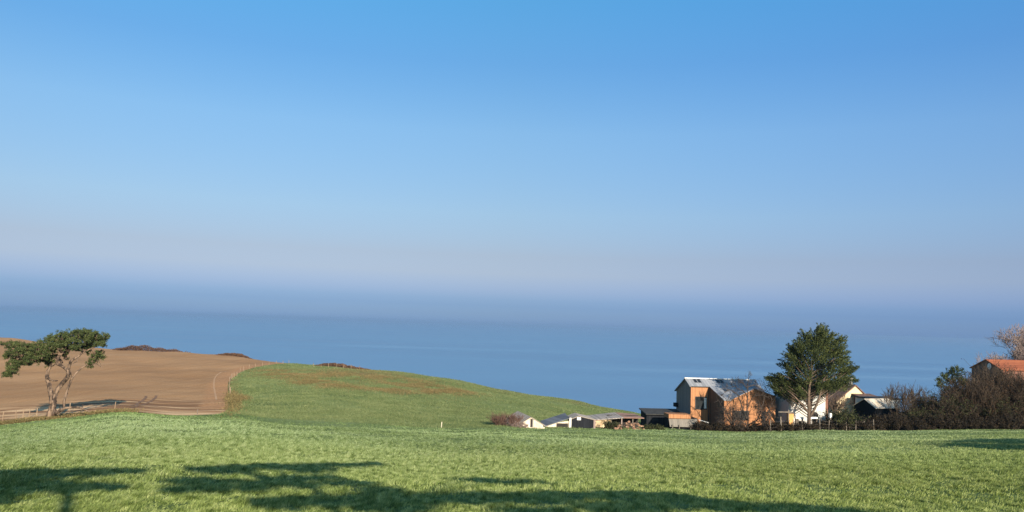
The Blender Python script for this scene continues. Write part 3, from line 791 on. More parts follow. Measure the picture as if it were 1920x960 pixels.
# --- windswept pine on the left bank -------------------------------------------------------
PY = 84.5
pine_b = at(92, 785, PY); pine_b[2] = ground(pine_b[0], pine_b[1])
pine = empty('pine_tree', pine_b, 0, 'wind-bent pine with flat lopsided crown and twisted trunk beside the ploughed field', 'tree')
Z0 = at(92, 785.5, PY)
def pz(zx, zy, dy=0.0):                             # drawing units of the pine (4.8 to a photo pixel), dy metres back
    q = at(zx/4.8, 600 + zy/4.8, PY + dy)
    q[0] += 0.0
    return q - pine_b
def limb(pts, r0, r1, n=8):
    P = smooth_line([pz(*p) for p in pts], n)
    r_ = np.random.default_rng(len(pts)*int(pts[0][0]))
    P = P + np.cumsum(r_.normal(size=P.shape)*0.012, 0)
    rr = np.linspace(r0, r1, len(P))*0.95*r_.uniform(0.82, 1.2, len(P))
    return (P, rr)
limbs = [
    limb([(425, 905), (445, 870), (468, 800), (466, 720), (455, 640)], 0.36, 0.22),
    limb([(500, 850), (480, 790), (490, 700), (512, 620), (560, 550), (603, 492, -0.4), (615, 440, -0.6), (560, 388, -0.5), (518, 366, -0.2), (545, 290)], 0.30, 0.12),
    limb([(470, 720), (445, 600, 0.3), (424, 520, 0.5), (432, 470, 0.6), (452, 400, 0.9), (430, 330, 1.2), (330, 290, 1.4), (220, 270, 1.2)], 0.25, 0.06),
    limb([(430, 520, 0.4), (470, 545, -0.2), (515, 545, -0.5)], 0.13, 0.06),
    limb([(614, 442, -0.6), (622, 398, -0.7), (650, 368, -0.9), (700, 335, -0.7), (735, 300, -0.3), (770, 210, 0.2), (800, 170, 0.4)], 0.18, 0.04),
    limb([(560, 388, 0.2), (520, 345, 0.8), (430, 325, 1.2), (300, 330, 1.3), (200, 345, 1.0), (110, 430, 0.4)], 0.14, 0.03),
    limb([(545, 290), (600, 268, 0.6), (700, 275, 1.2), (760, 290, 1.5)], 0.14, 0.07),
    limb([(545, 290), (540, 230), (500, 190, 0.4), (470, 170, 0.6)], 0.12, 0.05),
    limb([(585, 800), (580, 770), (590, 690), (612, 620), (645, 545), (670, 510), (740, 440, 0.6), (790, 410, 0.9), (850, 340, 1.2), (880, 290, 1.3)], 0.16, 0.06),
    limb([(790, 410, 0.9), (860, 390, 0.7), (905, 415, 0.5)], 0.07, 0.03),
    limb([(840, 350, 1.1), (890, 375, 0.4), (920, 425, 0.2)], 0.07, 0.03),
    limb([(640, 545), (640, 500, -0.5), (628, 450, -0.8)], 0.07, 0.03),
    limb([(735, 300, -0.2), (820, 250, 0.3), (890, 215, 0.5), (950, 185, 0.4)], 0.08, 0.02),
    limb([(700, 335, -1.2), (690, 370, -1.6), (640, 395, -1.8)], 0.07, 0.03),
    limb([(452, 400, 0.9), (480, 420, 0.3), (515, 400, -0.2)], 0.08, 0.04),
    limb([(455, 850), (520, 830, -0.6), (570, 800, -0.8), (640, 792, -0.9), (720, 800, -1.0), (800, 832, -1.2)], 0.2, 0.07),
]
r_ = np.random.default_rng(21)
PADS = [  # x, y, half width, half height (drawing units), depth
    (110, 225, 95, 30, 0.6), (200, 250, 100, 38, 0.0), (150, 300, 90, 45, -0.8), (260, 300, 95, 50, 0.5), (330, 270, 90, 55, -0.4), (400, 235, 70, 50, 0.5),
    (180, 360, 75, 42, 0.8), (120, 400, 60, 40, -0.3), (260, 365, 70, 35, -0.9), (110, 455, 50, 28, -1.2), (60, 490, 36, 18, -1.2), (55, 325, 30, 22, 0.4), (340, 340, 65, 40, 0.9), (395, 310, 60, 45, -1),
    (470, 190, 70, 40, 0.3), (540, 165, 80, 45, -0.5), (620, 150, 85, 45, 0.6), (700, 135, 80, 40, -0.4), (780, 140, 85, 42, 0.8), (860, 150, 75, 36, -0.2), (930, 165, 55, 34, 0.5),
    (560, 215, 85, 35, 0.9), (660, 205, 90, 38, -0.9), (760, 200, 90, 36, 0.2), (850, 205, 80, 34, 0.9), (920, 215, 55, 22, -0.6), (640, 245, 60, 22, 1.2), (500, 240, 70, 35, -1.2), (480, 300, 40, 40, 1.3), (440, 370, 42, 40, 1.0),
    (680, 250, 40, 18, -1.5), (590, 320, 35, 35, 1.4), (850, 300, 75, 30, 1.3), (920, 320, 38, 30, 1.1), (830, 380, 45, 30, 0.9), (870, 340, 50, 25, 1.5), (780, 250, 50, 15, 1.0), (810, 415, 22, 16, 0.8)]
Cs, twig = [], []
for x, y, a, b, dy in PADS:
    dens = 1.0 if y < 260 or x < 450 else 0.5
    for _ in range(int(0.62*(a*b)**0.5*dens)):
        q = ball(1, r_, 0.3)[0]; q[2] = q[2]*1.15
        c = pz(x + q[0]*a*1.06, y + q[2]*b*1.05 - 4, dy + q[1]*a*0.018)
        m = int(r_.integers(26, 62)); s_c = r_.uniform(0.55, 1.3)
        Cs.append(c + ball(m, r_, 0.1)*np.array([0.23, 0.23, 0.16])*s_c)
        if r_.uniform() < 0.45:
            e = ball(1, r_, 0.95)[0]; ce = pz(x + e[0]*a*1.25, y - abs(e[2])*b*1.45 + (0 if r_.uniform() < 0.7 else b*1.4), dy + e[1]*a*0.018)
            Cs.append(ce + ball(16, r_, 0.1)*np.array([0.15, 0.15, 0.16]))
        if r_.uniform() < 0.6:
            c0 = pz(x + r_.normal()*12, y + b*0.9, dy)
            twig.append((smooth_line([c0, (c0 + c)/2 + np.array([0, 0, 0.1]), c], 3), np.linspace(0.04, 0.016, 7)))
limbs += twig
link('trunk', tubes('trunk', limbs, 8), M['pine_bark'], pine)
link('crown', leaves('crown', np.concatenate(Cs), 0.20, r_, out=np.array([0, 0, 0.5]), aspect=0.24), M['pine_leaf'], pine)

# --- cypress in front of the white house ---------------------------------------------------
CYY = 111.0
cyp_b = at(1517, 800, CYY); cyp_b[2] = ground(cyp_b[0], cyp_b[1])
cyp = empty('cypress_tree', cyp_b, 0, 'tall dark green cypress with broad ragged crown in front of the white house', 'tree')
def cz(px, py, dy=0.0): return at(px, py, CYY + dy) - cyp_b
r_ = np.random.default_rng(33)
def climb(pts, r0, r1, n=6):
    P = smooth_line([cz(*p) for p in pts], n)
    return (P, np.linspace(r0, r1, len(P)))
cl = [climb([(1516, 803), (1517, 775), (1516, 745), (1519, 715), (1524, 680, 0.4), (1531, 650, 0.4), (1538, 622)], 0.28, 0.03),
      climb([(1516, 785), (1528, 765, -0.4), (1537, 742, -0.6), (1543, 715, -0.4), (1555, 695, 0.2), (1566, 672, 0.6)], 0.20, 0.03),
      climb([(1515, 772), (1500, 755, 0.3), (1488, 742, 0.8), (1470, 728, 1.8), (1448, 715, 2.0)], 0.17, 0.04),
      climb([(1518, 778), (1522, 750, 0.8), (1528, 722, 1.6), (1536, 690, 2)], 0.2, 0.06),
      climb([(1519, 715), (1507, 692, 0.2), (1493, 668, 0.4), (1482, 655, 0.4)], 0.11, 0.02),
      climb([(1543, 715, -0.4), (1565, 706, 0), (1585, 696, 0.3), (1602, 690, 0.3)], 0.07, 0.02),
      climb([(1522, 700), (1545, 685, 1.6), (1565, 668, 2.0), (1578, 648, 2.0)], 0.07, 0.02),
      climb([(1516, 740), (1500, 724, 0.4), (1478, 708, 0.8), (1460, 702, 1)], 0.10, 0.02),
      climb([(1537, 742, -0.6), (1558, 728, -0.3), (1580, 712, 0), (1590, 704, 0)], 0.06, 0.015)]
tips = []
# clump centres: px, py, half-size px
CL = [(1542, 616, 7), (1534, 628, 12), (1550, 632, 12), (1516, 632, 10), (1509, 622, 6), (1563, 628, 9), (1561, 648, 14), (1578, 640, 9), (1581, 632, 6), (1522, 650, 15), (1540, 655, 17), (1504, 650, 12), (1495, 640, 8), (1492, 656, 10),
      (1575, 662, 13), (1555, 672, 17), (1531, 677, 18), (1510, 672, 16), (1493, 675, 13), (1482, 652, 8), (1476, 664, 9), (1467, 680, 9), (1484, 690, 13), (1582, 655, 8), (1586, 672, 8), (1504, 697, 18), (1526, 703, 18), (1548, 698, 17), (1568, 690, 12),
      (1468, 705, 13), (1453, 703, 10), (1443, 703, 8), (1480, 716, 15), (1460, 718, 11), (1498, 722, 13), (1441, 710, 6), (1452, 730, 6), (1470, 733, 9), (1458, 738, 4), (1486, 738, 8), (1593, 680, 7), (1600, 690, 6), (1605, 687, 4), (1588, 697, 7), (1578, 708, 8), (1596, 707, 7), (1604, 711, 4), (1588, 720, 6), (1540, 718, 10), (1560, 716, 9), (1448, 722, 8), (1502, 733, 8), (1516, 728, 9), (1531, 727, 9), (1551, 727, 8), (1478, 744, 6), (1492, 728, 9), (1572, 720, 7), (1542, 608, 4), (1541, 622, 9), (1530, 640, 12), (1553, 640, 12)]
Cc, Oc = [], []
for px, py, s in CL:
    px, py = 1521 + (px - 1521)*0.90, 790 - (790 - py)*0.955
    sm = s/13.6
    dy = r_.normal()*max(0.3, 3.0 - abs(px - 1522)*0.03)
    if px < 1497 and py > 686: dy = 2.0 + 0.3*r_.normal()
    for _ in range(int(2 + s*1.15)):
        q = ball(1, r_, 0.3)[0]
        c = cz(px, py, dy) + q*np.array([sm*1.1, sm*1.5, sm*0.95])
        # an upswept spray: leaves strung along an outward rising axis
        o = np.array([q[0]*0.7 + (px - 1522)*0.020, q[1]*0.8, 0.62 + 0.25*r_.normal()]); o /= np.linalg.norm(o)
        m = int(r_.integers(56, 86)); f = r_.uniform(-0.5, 0.5, m)
        Cc.append(c + o*f[:, None]*1.75 + r_.normal(size=(m, 3))*(0.16*(1.1 - 1.7*np.maximum(f, -0.1))[:, None])); Oc.append(np.repeat(o[None], m, 0))
    hub = np.array(cl[0][0])
    c = cz(px, py, dy)
    lower = hub[hub[:, 2] < c[2] - 0.6 - 0.55*np.hypot(hub[:, 0] - c[0], hub[:, 1] - c[1])]
    k = lower[np.argmin(np.linalg.norm(lower - c, axis=1))] if len(lower) else hub[0]
    if len(lower) and np.linalg.norm(k - c) < 9:
        cl.append((smooth_line([k, (k*0.45 + c*0.55) + np.array([0, 0, -0.25]), c], 5), np.linspace(0.06, 0.015, 11)))
link('trunk', tubes('trunk', cl, 7), M['grey_bark'], cyp)
Cc = np.concatenate(Cc); Oc = np.concatenate(Oc)
link('crown', leaves('crown', Cc, 0.25, r_, out=Oc*0.9, aspect=0.34), M['cypress_leaf'], cyp)

# --- trees standing behind the photographer, whose shadows fall across the meadow ----------
def shadow_tree(name, patches, trunk_px, t, label, seed, r0=0.10):
    """crown pads stand up-sun of the places where their shadows lie"""
    r = np.random.default_rng(seed)
    C, pads = [], []
    for (px, py, wx, wy, n) in patches:
        for _ in range(int(n*1.0)):
            q = ball(1, r, 0.0)[0]
            g = hit(px + q[0]*wx*1.05, py + q[2]*wy*0.62, 6.0, 60.0)
            c = g + SUN*(t + r.normal()*1.1)
            C.append(c + r.normal(size=(22, 3))*np.array([0.14, 0.12, 0.035]))
            pads.append(c)
    C = np.concatenate(C); pads = np.array(pads)
    a = hit(*trunk_px[0], 5.0, 60.0) + SUN*t
    b = hit(*trunk_px[1], 5.0, 60.0) + SUN*(t - 2.2)
    d = (b - a)/max(0.3, a[2] - b[2])
    zg = ground(b[0], b[1]); foot = b + d*max(0.5, b[2] - zg)*0.45
    foot[2] = ground(foot[0], foot[1]) - 0.25
    T = empty(name, (foot[0], foot[1], foot[2] + 0.25), 0, label, 'tree', 'trees behind the viewpoint')
    org = np.array([foot[0], foot[1], foot[2] + 0.25])
    tr = smooth_line([foot, b, a, (a + pads.mean(0))/2], 8)
    L = [(tr - org, np.linspace(r0*1.3, r0*0.5, len(tr)))]
    for k in r.choice(len(pads), min(40, len(pads)), replace=False):
        s0 = tr[int(len(tr)*r.uniform(0.72, 0.98))]
        L.append((smooth_line([s0, (s0 + pads[k])/2 + np.array([0, 0, 0.1]), pads[k]], 4) - org, np.linspace(0.05, 0.02, 9)))
    link('trunk', tubes('trunk', L, 6), M['pine_bark'], T)
    link('crown', leaves('crown', C - org, 0.26, r, aspect=0.4), M['pine_leaf'], T)
shadow_tree('pine_tree', [(60, 890, 90, 8, 90), (-60, 900, 60, 25, 80), (150, 887, 80, 5, 60), (225, 885, 40, 2, 14), (40, 908, 60, 14, 60), (120, 917, 50, 5, 36), (180, 914, 40, 3, 20), (20, 925, 30, 6, 20), (-30, 940, 30, 14, 20)],
            [(106, 926), (129, 960)], 26, 'windswept pine standing behind the viewpoint, nearest the left', 3)
shadow_tree('pine_tree', [(420, 882, 60, 7, 80), (520, 876, 70, 7, 90), (580, 882, 40, 6, 40), (640, 874, 70, 3, 34), (700, 871, 12, 1.5, 6), (380, 905, 50, 8, 60), (345, 920, 25, 4, 14), (390, 918, 30, 6, 20), (480, 908, 50, 5, 40), (540, 900, 40, 4, 34), (470, 918, 20, 4, 10), (590, 898, 40, 3, 20), (650, 906, 40, 6, 16), (720, 922, 40, 6, 16)],
            [(600, 930), (640, 975)], 30, 'windswept pine standing behind the viewpoint, second from the left, casting a layered shadow', 4)
shadow_tree('pine_tree', [(520, 945, 40, 5, 30), (600, 941, 60, 6, 60), (700, 938, 70, 8, 80), (800, 938, 60, 10, 80), (880, 936, 50, 12, 70), (730, 955, 60, 6, 30), (930, 905, 70, 3, 18), (880, 902, 30, 2, 6)],
            [(760, 960), (800, 1010)], 27, 'broad windswept pine standing behind the viewpoint, third from the left', 6)
shadow_tree('pine_tree', [(980, 936, 60, 10, 80), (1060, 931, 60, 8, 80), (1150, 930, 60, 8, 80), (1220, 933, 50, 9, 70), (1290, 942, 50, 9, 60), (1360, 952, 50, 8, 50), (1450, 955, 60, 6, 40), (1550, 961, 60, 5, 40), (1150, 955, 60, 6, 36), (1000, 965, 70, 8, 50)],
            [(1200, 965), (1230, 1010)], 25, 'broad windswept pine standing behind the viewpoint, farthest to the right', 8)

# big tree just outside the right of the view: its shadow lies on the meadow's edge
def side_tree(c_px, Yt, t, spread_px, hy, seed, label, n):
    r = np.random.default_rng(seed)
    g0 = hit(*c_px, 40, 125)
    C = []
    for _ in range(n):
        q = ball(1, r, 0.2)[0]
        g = hit(c_px[0] + q[0]*spread_px, c_px[1] + q[2]*hy, 40, 125)
        c = g + SUN*(t + q[1]*2.5)
        C.append(c + r.normal(size=(30, 3))*0.3)
    C = np.concatenate(C); m = C.mean(0)
    foot = np.array([m[0], m[1], ground(m[0], m[1])])
    T = empty('evergreen_tree', foot, 0, label, 'tree', 'trees off the right of the field')
    P = smooth_line([(0, 0, -0.3), (0.1, 0, (m[2] - foot[2])*0.5), tuple(m - foot)], 6)
    L = [(P, np.linspace(0.4, 0.2, len(P)))]
    for k in r.choice(len(C), 30): L.append((smooth_line([P[-4], (P[-4] + C[k] - foot)/2, C[k] - foot], 4), np.linspace(0.1, 0.03, 9)))
    link('trunk', tubes('trunk', L, 6), M['grey_bark'], T)
    link('crown', leaves('crown', C - foot, 0.5, r, aspect=0.4), M['cypress_leaf'], T)
side_tree((1890, 833), 0, 26, 95, 11, 9, 'dense evergreen tree beyond the right edge of the meadow view, casting shade on the grass', 160)

# ------------------------------------------------------------------ fences and posts
def fence(name, pts, label, mat, h=1.15, r=0.055, wires=(0.35, 0.7, 1.05), seed=1, wmat=None, tops=None):
    rr = np.random.default_rng(seed)
    P = [np.array([p[0], p[1], ground(p[0], p[1])]) for p in pts]
    F = empty(name, P[0], 0, label, 'fence')
    tp = []
    for p in P:
        hh = h*rr.uniform(0.85, 1.15); tl = rr.normal(size=2)*0.05
        top = p + np.array([tl[0], tl[1], hh])
        q = [p - np.array([0, 0, 0.3]), (p + top)/2, top - np.array([0, 0, 0.03]), top]
        link('post', tubes('post', [(np.array(q) - P[0], np.array([r, r, r*0.95, r*0.3]))], 7), mat, F)
        tp.append((p, top))
    L = []
    for w in wires:
        pts_ = [a + (b - a)*min(1, w/h) for a, b in tp]
        dense = []
        for a, b in zip(pts_[:-1], pts_[1:]):
            for s in np.linspace(0, 1, 4, endpoint=False): dense.append(a + (b - a)*s - np.array([0, 0, 0.08*s*(1 - s)]))
        dense.append(pts_[-1])
        L.append((np.array(dense) - P[0], np.full(len(dense), 0.006)))
    link('wire', tubes('wire', L, 3), wmat or M['wire'], F)
    return F
def on(px, Y):
    u = (px - CX)/F_PX
    return (u*Y, Y)
fence('wire_fence', [on(-60, 83), on(-25, 84), on(14.5, 85), on(30, 86), on(54, 87.5), on(67, 88), on(79, 88.5), on(92, 89.5), on(112, 91), on(135, 93), on(141, 96), on(152, 97), on(175, 96), on(235, 94)],
      'low post and wire fence along the ploughed field behind the bent pine', M['post_wood'], h=0.9, r=0.045, seed=2)
fb = []
for Y in (128, 141, 155, 168, 176, 184, 193, 201, 210, 219, 228, 238, 247, 256, 265, 273):
    fb.append(((float(bound(Y)) + 0.002)*Y, Y))
fence('wire_fence', fb, 'row of pale fence posts curving between the ploughed field and the green hill', M['post_wood'], h=1.2, r=0.07, seed=4)
fence('wire_fence', [on(p, 248) for p in (598, 612, 626, 641, 654, 668, 684)], 'short run of pale posts on the hill crest before the dark scrub', M['post_wood'], h=1.2, r=0.065, seed=5)
def single_post(px, Y, h, r, label, mat):
    x, y = on(px, Y)
    b = np.array([x, y, ground(x, y)])
    o = link('wooden_post', tubes('post', [(np.array([(0, 0, -0.3), (0.01, 0, h*0.5), (0.03, 0, h - 0.04), (0.03, 0, h)]), np.array([r, r, r*0.95, r*0.35]))], 8), mat)
    o.location = b
    tag(o, label, 'post')
single_post(840, 95.5, 0.7, 0.06, 'lone pale wooden post at the meadow edge left of the sheds', M['pale_post'])
single_post(388, 92.5, 0.6, 0.04, 'thin dark stake at the near corner of the ploughed field', M['dark_post'])

# ------------------------------------------------------------------ dark scrub on the skyline
def scrub(px0, px1, pxt, pyt, Y, label, seed):
    r = np.random.default_rng(seed)
    x0, x1 = (px0 - CX)/F_PX*Y, (px1 - CX)/F_PX*Y
    n = 9000
    f = r.beta(1.3, 1.3, n)
    X = x0 + (x1 - x0)*f; Yy = Y + r.normal(size=n)*1.6 - 3
    ft = (pxt - px0)/(px1 - px0)
    topz = at(pxt, pyt, Y)[2]
    g = height(X, Yy)
    env = np.where(f < ft, f/ft, (1 - f)/(1 - ft))**0.55*(0.85 + 0.15*np.sin(f*37 + seed))
    hmax = max(1.2, topz - ground(x0 + (x1 - x0)*ft, Y))
    Z = g + env*hmax*r.uniform(-0.1, 1, n)
    b = np.array([(x0 + x1)/2, Y, ground((x0 + x1)/2, Y)])
    o = link('scrub_thicket', leaves('scrub_thicket', np.stack([X, Yy, Z], -1) - b, 0.42, r, aspect=0.5), M['scrub_leaf'])
    o.location = b
    tag(o, label, 'scrub')
scrub(232, 398, 285, 646.5, 352, 'longest dark brown scrub thicket on the skyline behind the ploughed field', 1)
scrub(425, 505, 462, 665, 322, 'small low brown scrub thicket at the right end of the ploughed skyline', 2)
scrub(608, 708, 648, 681.5, 262, 'dark brown scrub thicket on the green hill crest behind the pale posts', 3)

# ------------------------------------------------------------------ buildings
def base(px, Y):
    x, y = on(px, Y)
    return x, y, ground(x, y)
def pane(w, parent, name, x0, x1, z0, z1, y, frame, glass, t=0.07, dep=0.06, split=None):
    """window: frame bars standing proud of the wall's plane y (outside towards -y) with a pane behind"""
    f = MB()
    f.box(x0 - t, x1 + t, y - dep, y + 0.02, z1, z1 + t).box(x0 - t, x1 + t, y - dep - 0.02, y + 0.02, z0 - t, z0)
    f.box(x0 - t, x0, y - dep, y + 0.02, z0, z1).box(x1, x1 + t, y - dep, y + 0.02, z0, z1)
    for s in (split or []): f.box(s - 0.03, s + 0.03, y - dep + 0.01, y + 0.02, z0, z1)
    fr = f.build(name, frame, parent)
    MB().box(x0, x1, y - 0.02, y + 0.015, z0, z1).build('pane', glass, fr)
    return fr

# --- timber house ---------------------------------------------------------------------------
HA = R(8)
hx, hy, hzv = base(1300.6, 121)
hzv = at(1300.6, 805, 121)[2]
TH = empty('timber_house', (hx, hy, hzv), HA, 'two storey house with orange larch cladding and grey metal roof', 'house')
Z0b = -1.5                                                          # walls run into the ground
EV, RD, PITm, CS, CSP = 6.35, 7.35, 0.47, 5.5, 0.26
XW = 2.9                                                            # left end of the wing
Lh, Dp, RY = 10.75, 6.3, 2.1
back = RD - (Dp - RY)*0.5
low = EV - CS*CSP
MB().poly([(0, 0, Z0b), (XW, 0, Z0b), (XW, 0, EV - 0.02), (0, 0, EV - 0.02)]).poly([(0.0, 0.12, Z0b), (XW, 0.12, Z0b), (XW, 0.12, EV - 0.02), (0, 0.12, EV - 0.02)]) \
    .poly([(0, 0, Z0b), (0, 0.12, Z0b), (0, 0.12, EV - 0.02), (0, 0, EV - 0.02)]).poly([(XW, 0, Z0b), (XW, 0.12, Z0b), (XW, 0.12, EV - 0.02), (XW, 0, EV - 0.02)]).build('front_wall', M['larch'], TH)
MB().prism_x([(0.125, Z0b), (Dp, Z0b), (Dp, back - 0.05), (RY, RD - 0.05), (0.125, EV - 0.03)], 0.004, 0.12).build('gable_wall', M['grey_clad'], TH)
MB().prism_x([(0.125, Z0b), (Dp, Z0b), (Dp, back - 0.05), (RY, RD - 0.05), (0.125, EV - 0.03)], Lh - 0.12, Lh).build('gable_wall', M['grey_clad'], TH)
MB().box(0.13, Lh - 0.13, Dp - 0.12, Dp - 0.003, Z0b, back - 0.08).build('rear_wall', M['grey_clad'], TH)
# wing: side wall, orange front with a low cross gable
MB().prism_x([(-0.003, Z0b), (-CS + 0.123, Z0b), (-CS + 0.123, low + 0.0), (-0.003, EV - 0.06)], XW, XW + 0.12).build('wing_side_wall', M['larch_side'], TH)
XR, XA, GA = 10.6, 7.3, 1.65                                         # right end, apex of the cross gable, its rise
front_prof = [(XW, Z0b), (XR, Z0b), (XR, low + 0.62), (XA, low + GA), (XW + 0.9, low - 0.04), (XW, low - 0.04)]
MB().prism_y(front_prof, -CS, -CS + 0.12).build('wing_front_wall', M['larch'], TH)
MB().prism_x([(-0.003, Z0b), (-CS + 0.123, Z0b), (-CS + 0.123, low + 0.0), (-0.003, EV - 0.06)], XR - 0.12, XR).build('wing_side_wall', M['grey_clad'], TH)
ov = 0.28
rf = MB()
rf.slab((-ov, -0.15, EV + 0.02), (XW - 0.1, -0.15, EV + 0.02), (XW - 0.1, RY, RD + 0.03), (-ov, RY, RD + 0.03), 0.12)
rf.slab((XW - 0.095, -0.02, EV + 0.085), (Lh + ov, -0.02, EV + 0.085), (Lh + ov, RY, RD + 0.03), (XW - 0.095, RY, RD + 0.03), 0.12)
zl = lambda y: low - 0.02 + (y + CS + 0.2)*(EV + 0.10 - low)/(CS + 0.17)
XG = XW + 0.95
rf.slab((XW - 0.15, -CS - 0.2, zl(-CS - 0.2)), (XG, -CS - 0.2, zl(-CS - 0.2)), (XG, -0.03, EV + 0.08), (XW - 0.15, -0.03, EV + 0.08), 0.1)
rf.slab((XG + 0.003, -CS + 0.14, zl(-CS + 0.14)), (XR + 0.15, -CS + 0.14, zl(-CS + 0.14)), (XR + 0.15, -0.03, EV + 0.08), (XG + 0.003, -0.03, EV + 0.08), 0.1)
rf.slab((Lh + ov, RY + 0.01, RD + 0.03), (Lh + ov, Dp + ov, back - 0.1), (-ov, Dp + ov, back - 0.1), (-ov, RY + 0.01, RD + 0.03), 0.12)
yb = -CS + GA/CSP
rf.slab((XW + 0.6, -CS - 0.25, low - 0.06), (XA, -CS - 0.25, low + GA + 0.07), (XA, yb, low + GA + 0.07), (XW + 0.6, yb - 4.4, low - 0.06), 0.07)
rf.slab((XA + 0.003, -CS - 0.25, low + GA + 0.07), (XR + 0.2, -CS - 0.25, low + 0.62), (XR + 0.2, -CS + 2.6, low + 0.62), (XA + 0.003, yb, low + GA + 0.07), 0.07)
roof = rf.build('roof', M['zinc'], TH)
MB().box(-ov - 0.02, Lh + ov + 0.02, RY - 0.14, RY + 0.14, RD + 0.015, RD + 0.11).build('ridge_cap', M['white_paint'], roof)
for sx, sf in ((0.9, 0.62), (1.5, 0.62), (4.5, 0.62), (5.1, 0.62)):
    y0, y1 = RY*(sf - 0.22), RY*(sf + 0.24)
    z = lambda y: EV + 0.03 + (RD - EV)*y/RY + 0.05
    f = MB().slab((sx, y0, z(y0)), (sx + 0.5, y0, z(y0)), (sx + 0.5, y1, z(y1)), (sx, y1, z(y1)), 0.14).build('skylight', M['dark_metal'], roof)
    MB().slab((sx + 0.06, y0 + 0.06, z(y0 + 0.06) + 0.012), (sx + 0.44, y0 + 0.06, z(y0 + 0.06) + 0.012), (sx + 0.44, y1 - 0.06, z(y1 - 0.06) + 0.012), (sx + 0.06, y1 - 0.06, z(y1 - 0.06) + 0.012), 0.02).build('pane', M['glass'], f)
zc = lambda y: EV + 0.09 + (y + 0.03)*CSP
f = MB().slab((4.3, -2.2, zc(-2.2)), (4.9, -2.2, zc(-2.2)), (4.9, -1.2, zc(-1.2)), (4.3, -1.2, zc(-1.2)), 0.14).build('skylight', M['dark_metal'], roof)
MB().slab((4.36, -2.14, zc(-2.14) + 0.012), (4.84, -2.14, zc(-2.14) + 0.012), (4.84, -1.26, zc(-1.26) + 0.012), (4.36, -1.26, zc(-1.26) + 0.012), 0.02).build('pane', M['glass'], f)
pane(TH, TH, 'window', 0.72, 2.45, 3.0, 4.75, 0.0, M['dark_metal'], M['glass'], split=[2.0])
pane(TH, TH, 'window', 4.15, 6.5, 2.15, 3.35, -CS, M['dark_metal'], M['glass'], split=[5.3])
d = MB().box(8.55, 9.15, -CS - 0.03, -CS + 0.01, 0.6, 3.3).build('door', M['dark_metal'], TH)
MB().box(9.0, 9.06, -CS - 0.08, -CS - 0.03, 1.7, 1.85).build('handle', M['wire'], d)
MB().box(-0.045, -0.0, -0.045, 0.06, Z0b, EV - 0.06).build('corner_trim', M['larch'], TH)
MB().box(XW - 0.045, XW - 0.002, -CS - 0.045, -CS + 0.06, Z0b, low - 0.1).build('corner_trim', M['larch'], TH)
MB().box(0.05, XW - 0.1, -0.26, -0.155, EV - 0.1, EV - 0.0).build('gutter', M['dark_metal'], TH)
MB().box(XW - 0.22, XW - 0.14, -0.1, -0.003, Z0b, EV - 0.1).build('downpipe', M['dark_metal'], TH)
MB().box(2.05, 2.4, -0.045, -0.021, 3.1, 4.65).build('blind', M['white_paint'], TH)
MB().box(-0.5, -0.0, Dp - 0.9, Dp, 2.7, 3.3).build('balcony', M['dark_boards'], TH)

# --- lean-to and low boarded store on its left ---------------------------------------------
LT = empty('lean_to_shed', base(1219, 123.5), R(6), 'dark open lean-to shed with flat felt roof against the timber house', 'shed')
zt = at(1240, 771, 124)[2] - LT.location.z
w_ = 7.0
MB().box(0, w_, 3.2, 3.35, -0.6, zt - 0.25).build('back_wall', M['dark_boards'], LT)  # lean-to's shadow is put into the near-black wall colour
MB().box(0, 0.12, 0, 3.19, -0.6, zt - 0.35).build('side_wall', M['dark_boards'], LT)
MB().box(0.125, 3.3, 0, 0.12, -0.6, zt - 0.4).build('front_wall', M['dark_boards'], LT)
for x in (3.5, 5.2): MB().box(x, x + 0.14, 0.0, 0.14, -0.6, zt - 0.4).build('post', M['dark_post'], LT)
MB().slab((-0.25, -0.5, zt - 0.36), (w_ + 0.2, -0.5, zt - 0.36), (w_ + 0.2, 3.6, zt + 0.08), (-0.25, 3.6, zt + 0.08), 0.14).build('roof', M['felt'], LT)

LB = empty('garden_store', base(1259.5, 118.6), R(6), 'low garden store with grey sheet front under a larch fascia beside the timber house', 'shed')
z1 = at(1260, 776.5, 118.6)[2] - LB.location.z
z2 = at(1260, 784, 118.6)[2] - LB.location.z
z3 = at(1260, 799, 118.6)[2] - LB.location.z
MB().box(0.0, 4.4, 0.05, 2.0, -0.6, z2 - 0.004).build('wall', M['dark_boards'], LB)
MB().box(-0.06, 3.25, -0.3, 2.1, z2, z1).build('fascia', M['larch'], LB)
MB().slab((0.0, -0.75, z3), (4.35, -0.75, z3), (4.3, -0.02, z2 - 0.06), (0.02, -0.02, z2 - 0.06), 0.06).build('sheet_front', M['grey_sheet'], LB)
for x in (0.3, 1.3, 3.0): MB().box(x, x + 0.1, -0.95, -0.85, -0.6, z3 + 0.35).build('post', M['dark_post'], LB)

PL = empty('plank', base(1316, 116.8), R(10), 'pale plank leaning in front of the dark side wall of the timber house', 'plank')
zp = at(1316, 789, 116.8)[2] - PL.location.z
MB().slab((0, -0.12, zp + 0.15), (1.5, -0.12, zp - 0.25), (1.5, 0.12, zp - 0.22), (0, 0.12, zp + 0.18), 0.06).build('board', M['white_paint'], PL)
MB().box(0.2, 0.3, -0.08, 0.08, -0.3, zp - 0.02).build('leg', M['dark_post'], PL)
MB().box(1.2, 1.3, -0.08, 0.08, -0.3, zp - 0.26).build('leg', M['dark_post'], PL)

# --- white house ----------------------------------------------------------------------------
WA = R(8)
WHY = 114.5
wx, wy, wz = base(1482, WHY)
WH = empty('white_house', (wx, wy, wz), WA, 'white rendered house with red tiled roof and arched doorway behind the cypress', 'house')
ze = at(1482, 731.5, WHY)[2] - wz
Ww, Wd = 5.55, 4.3
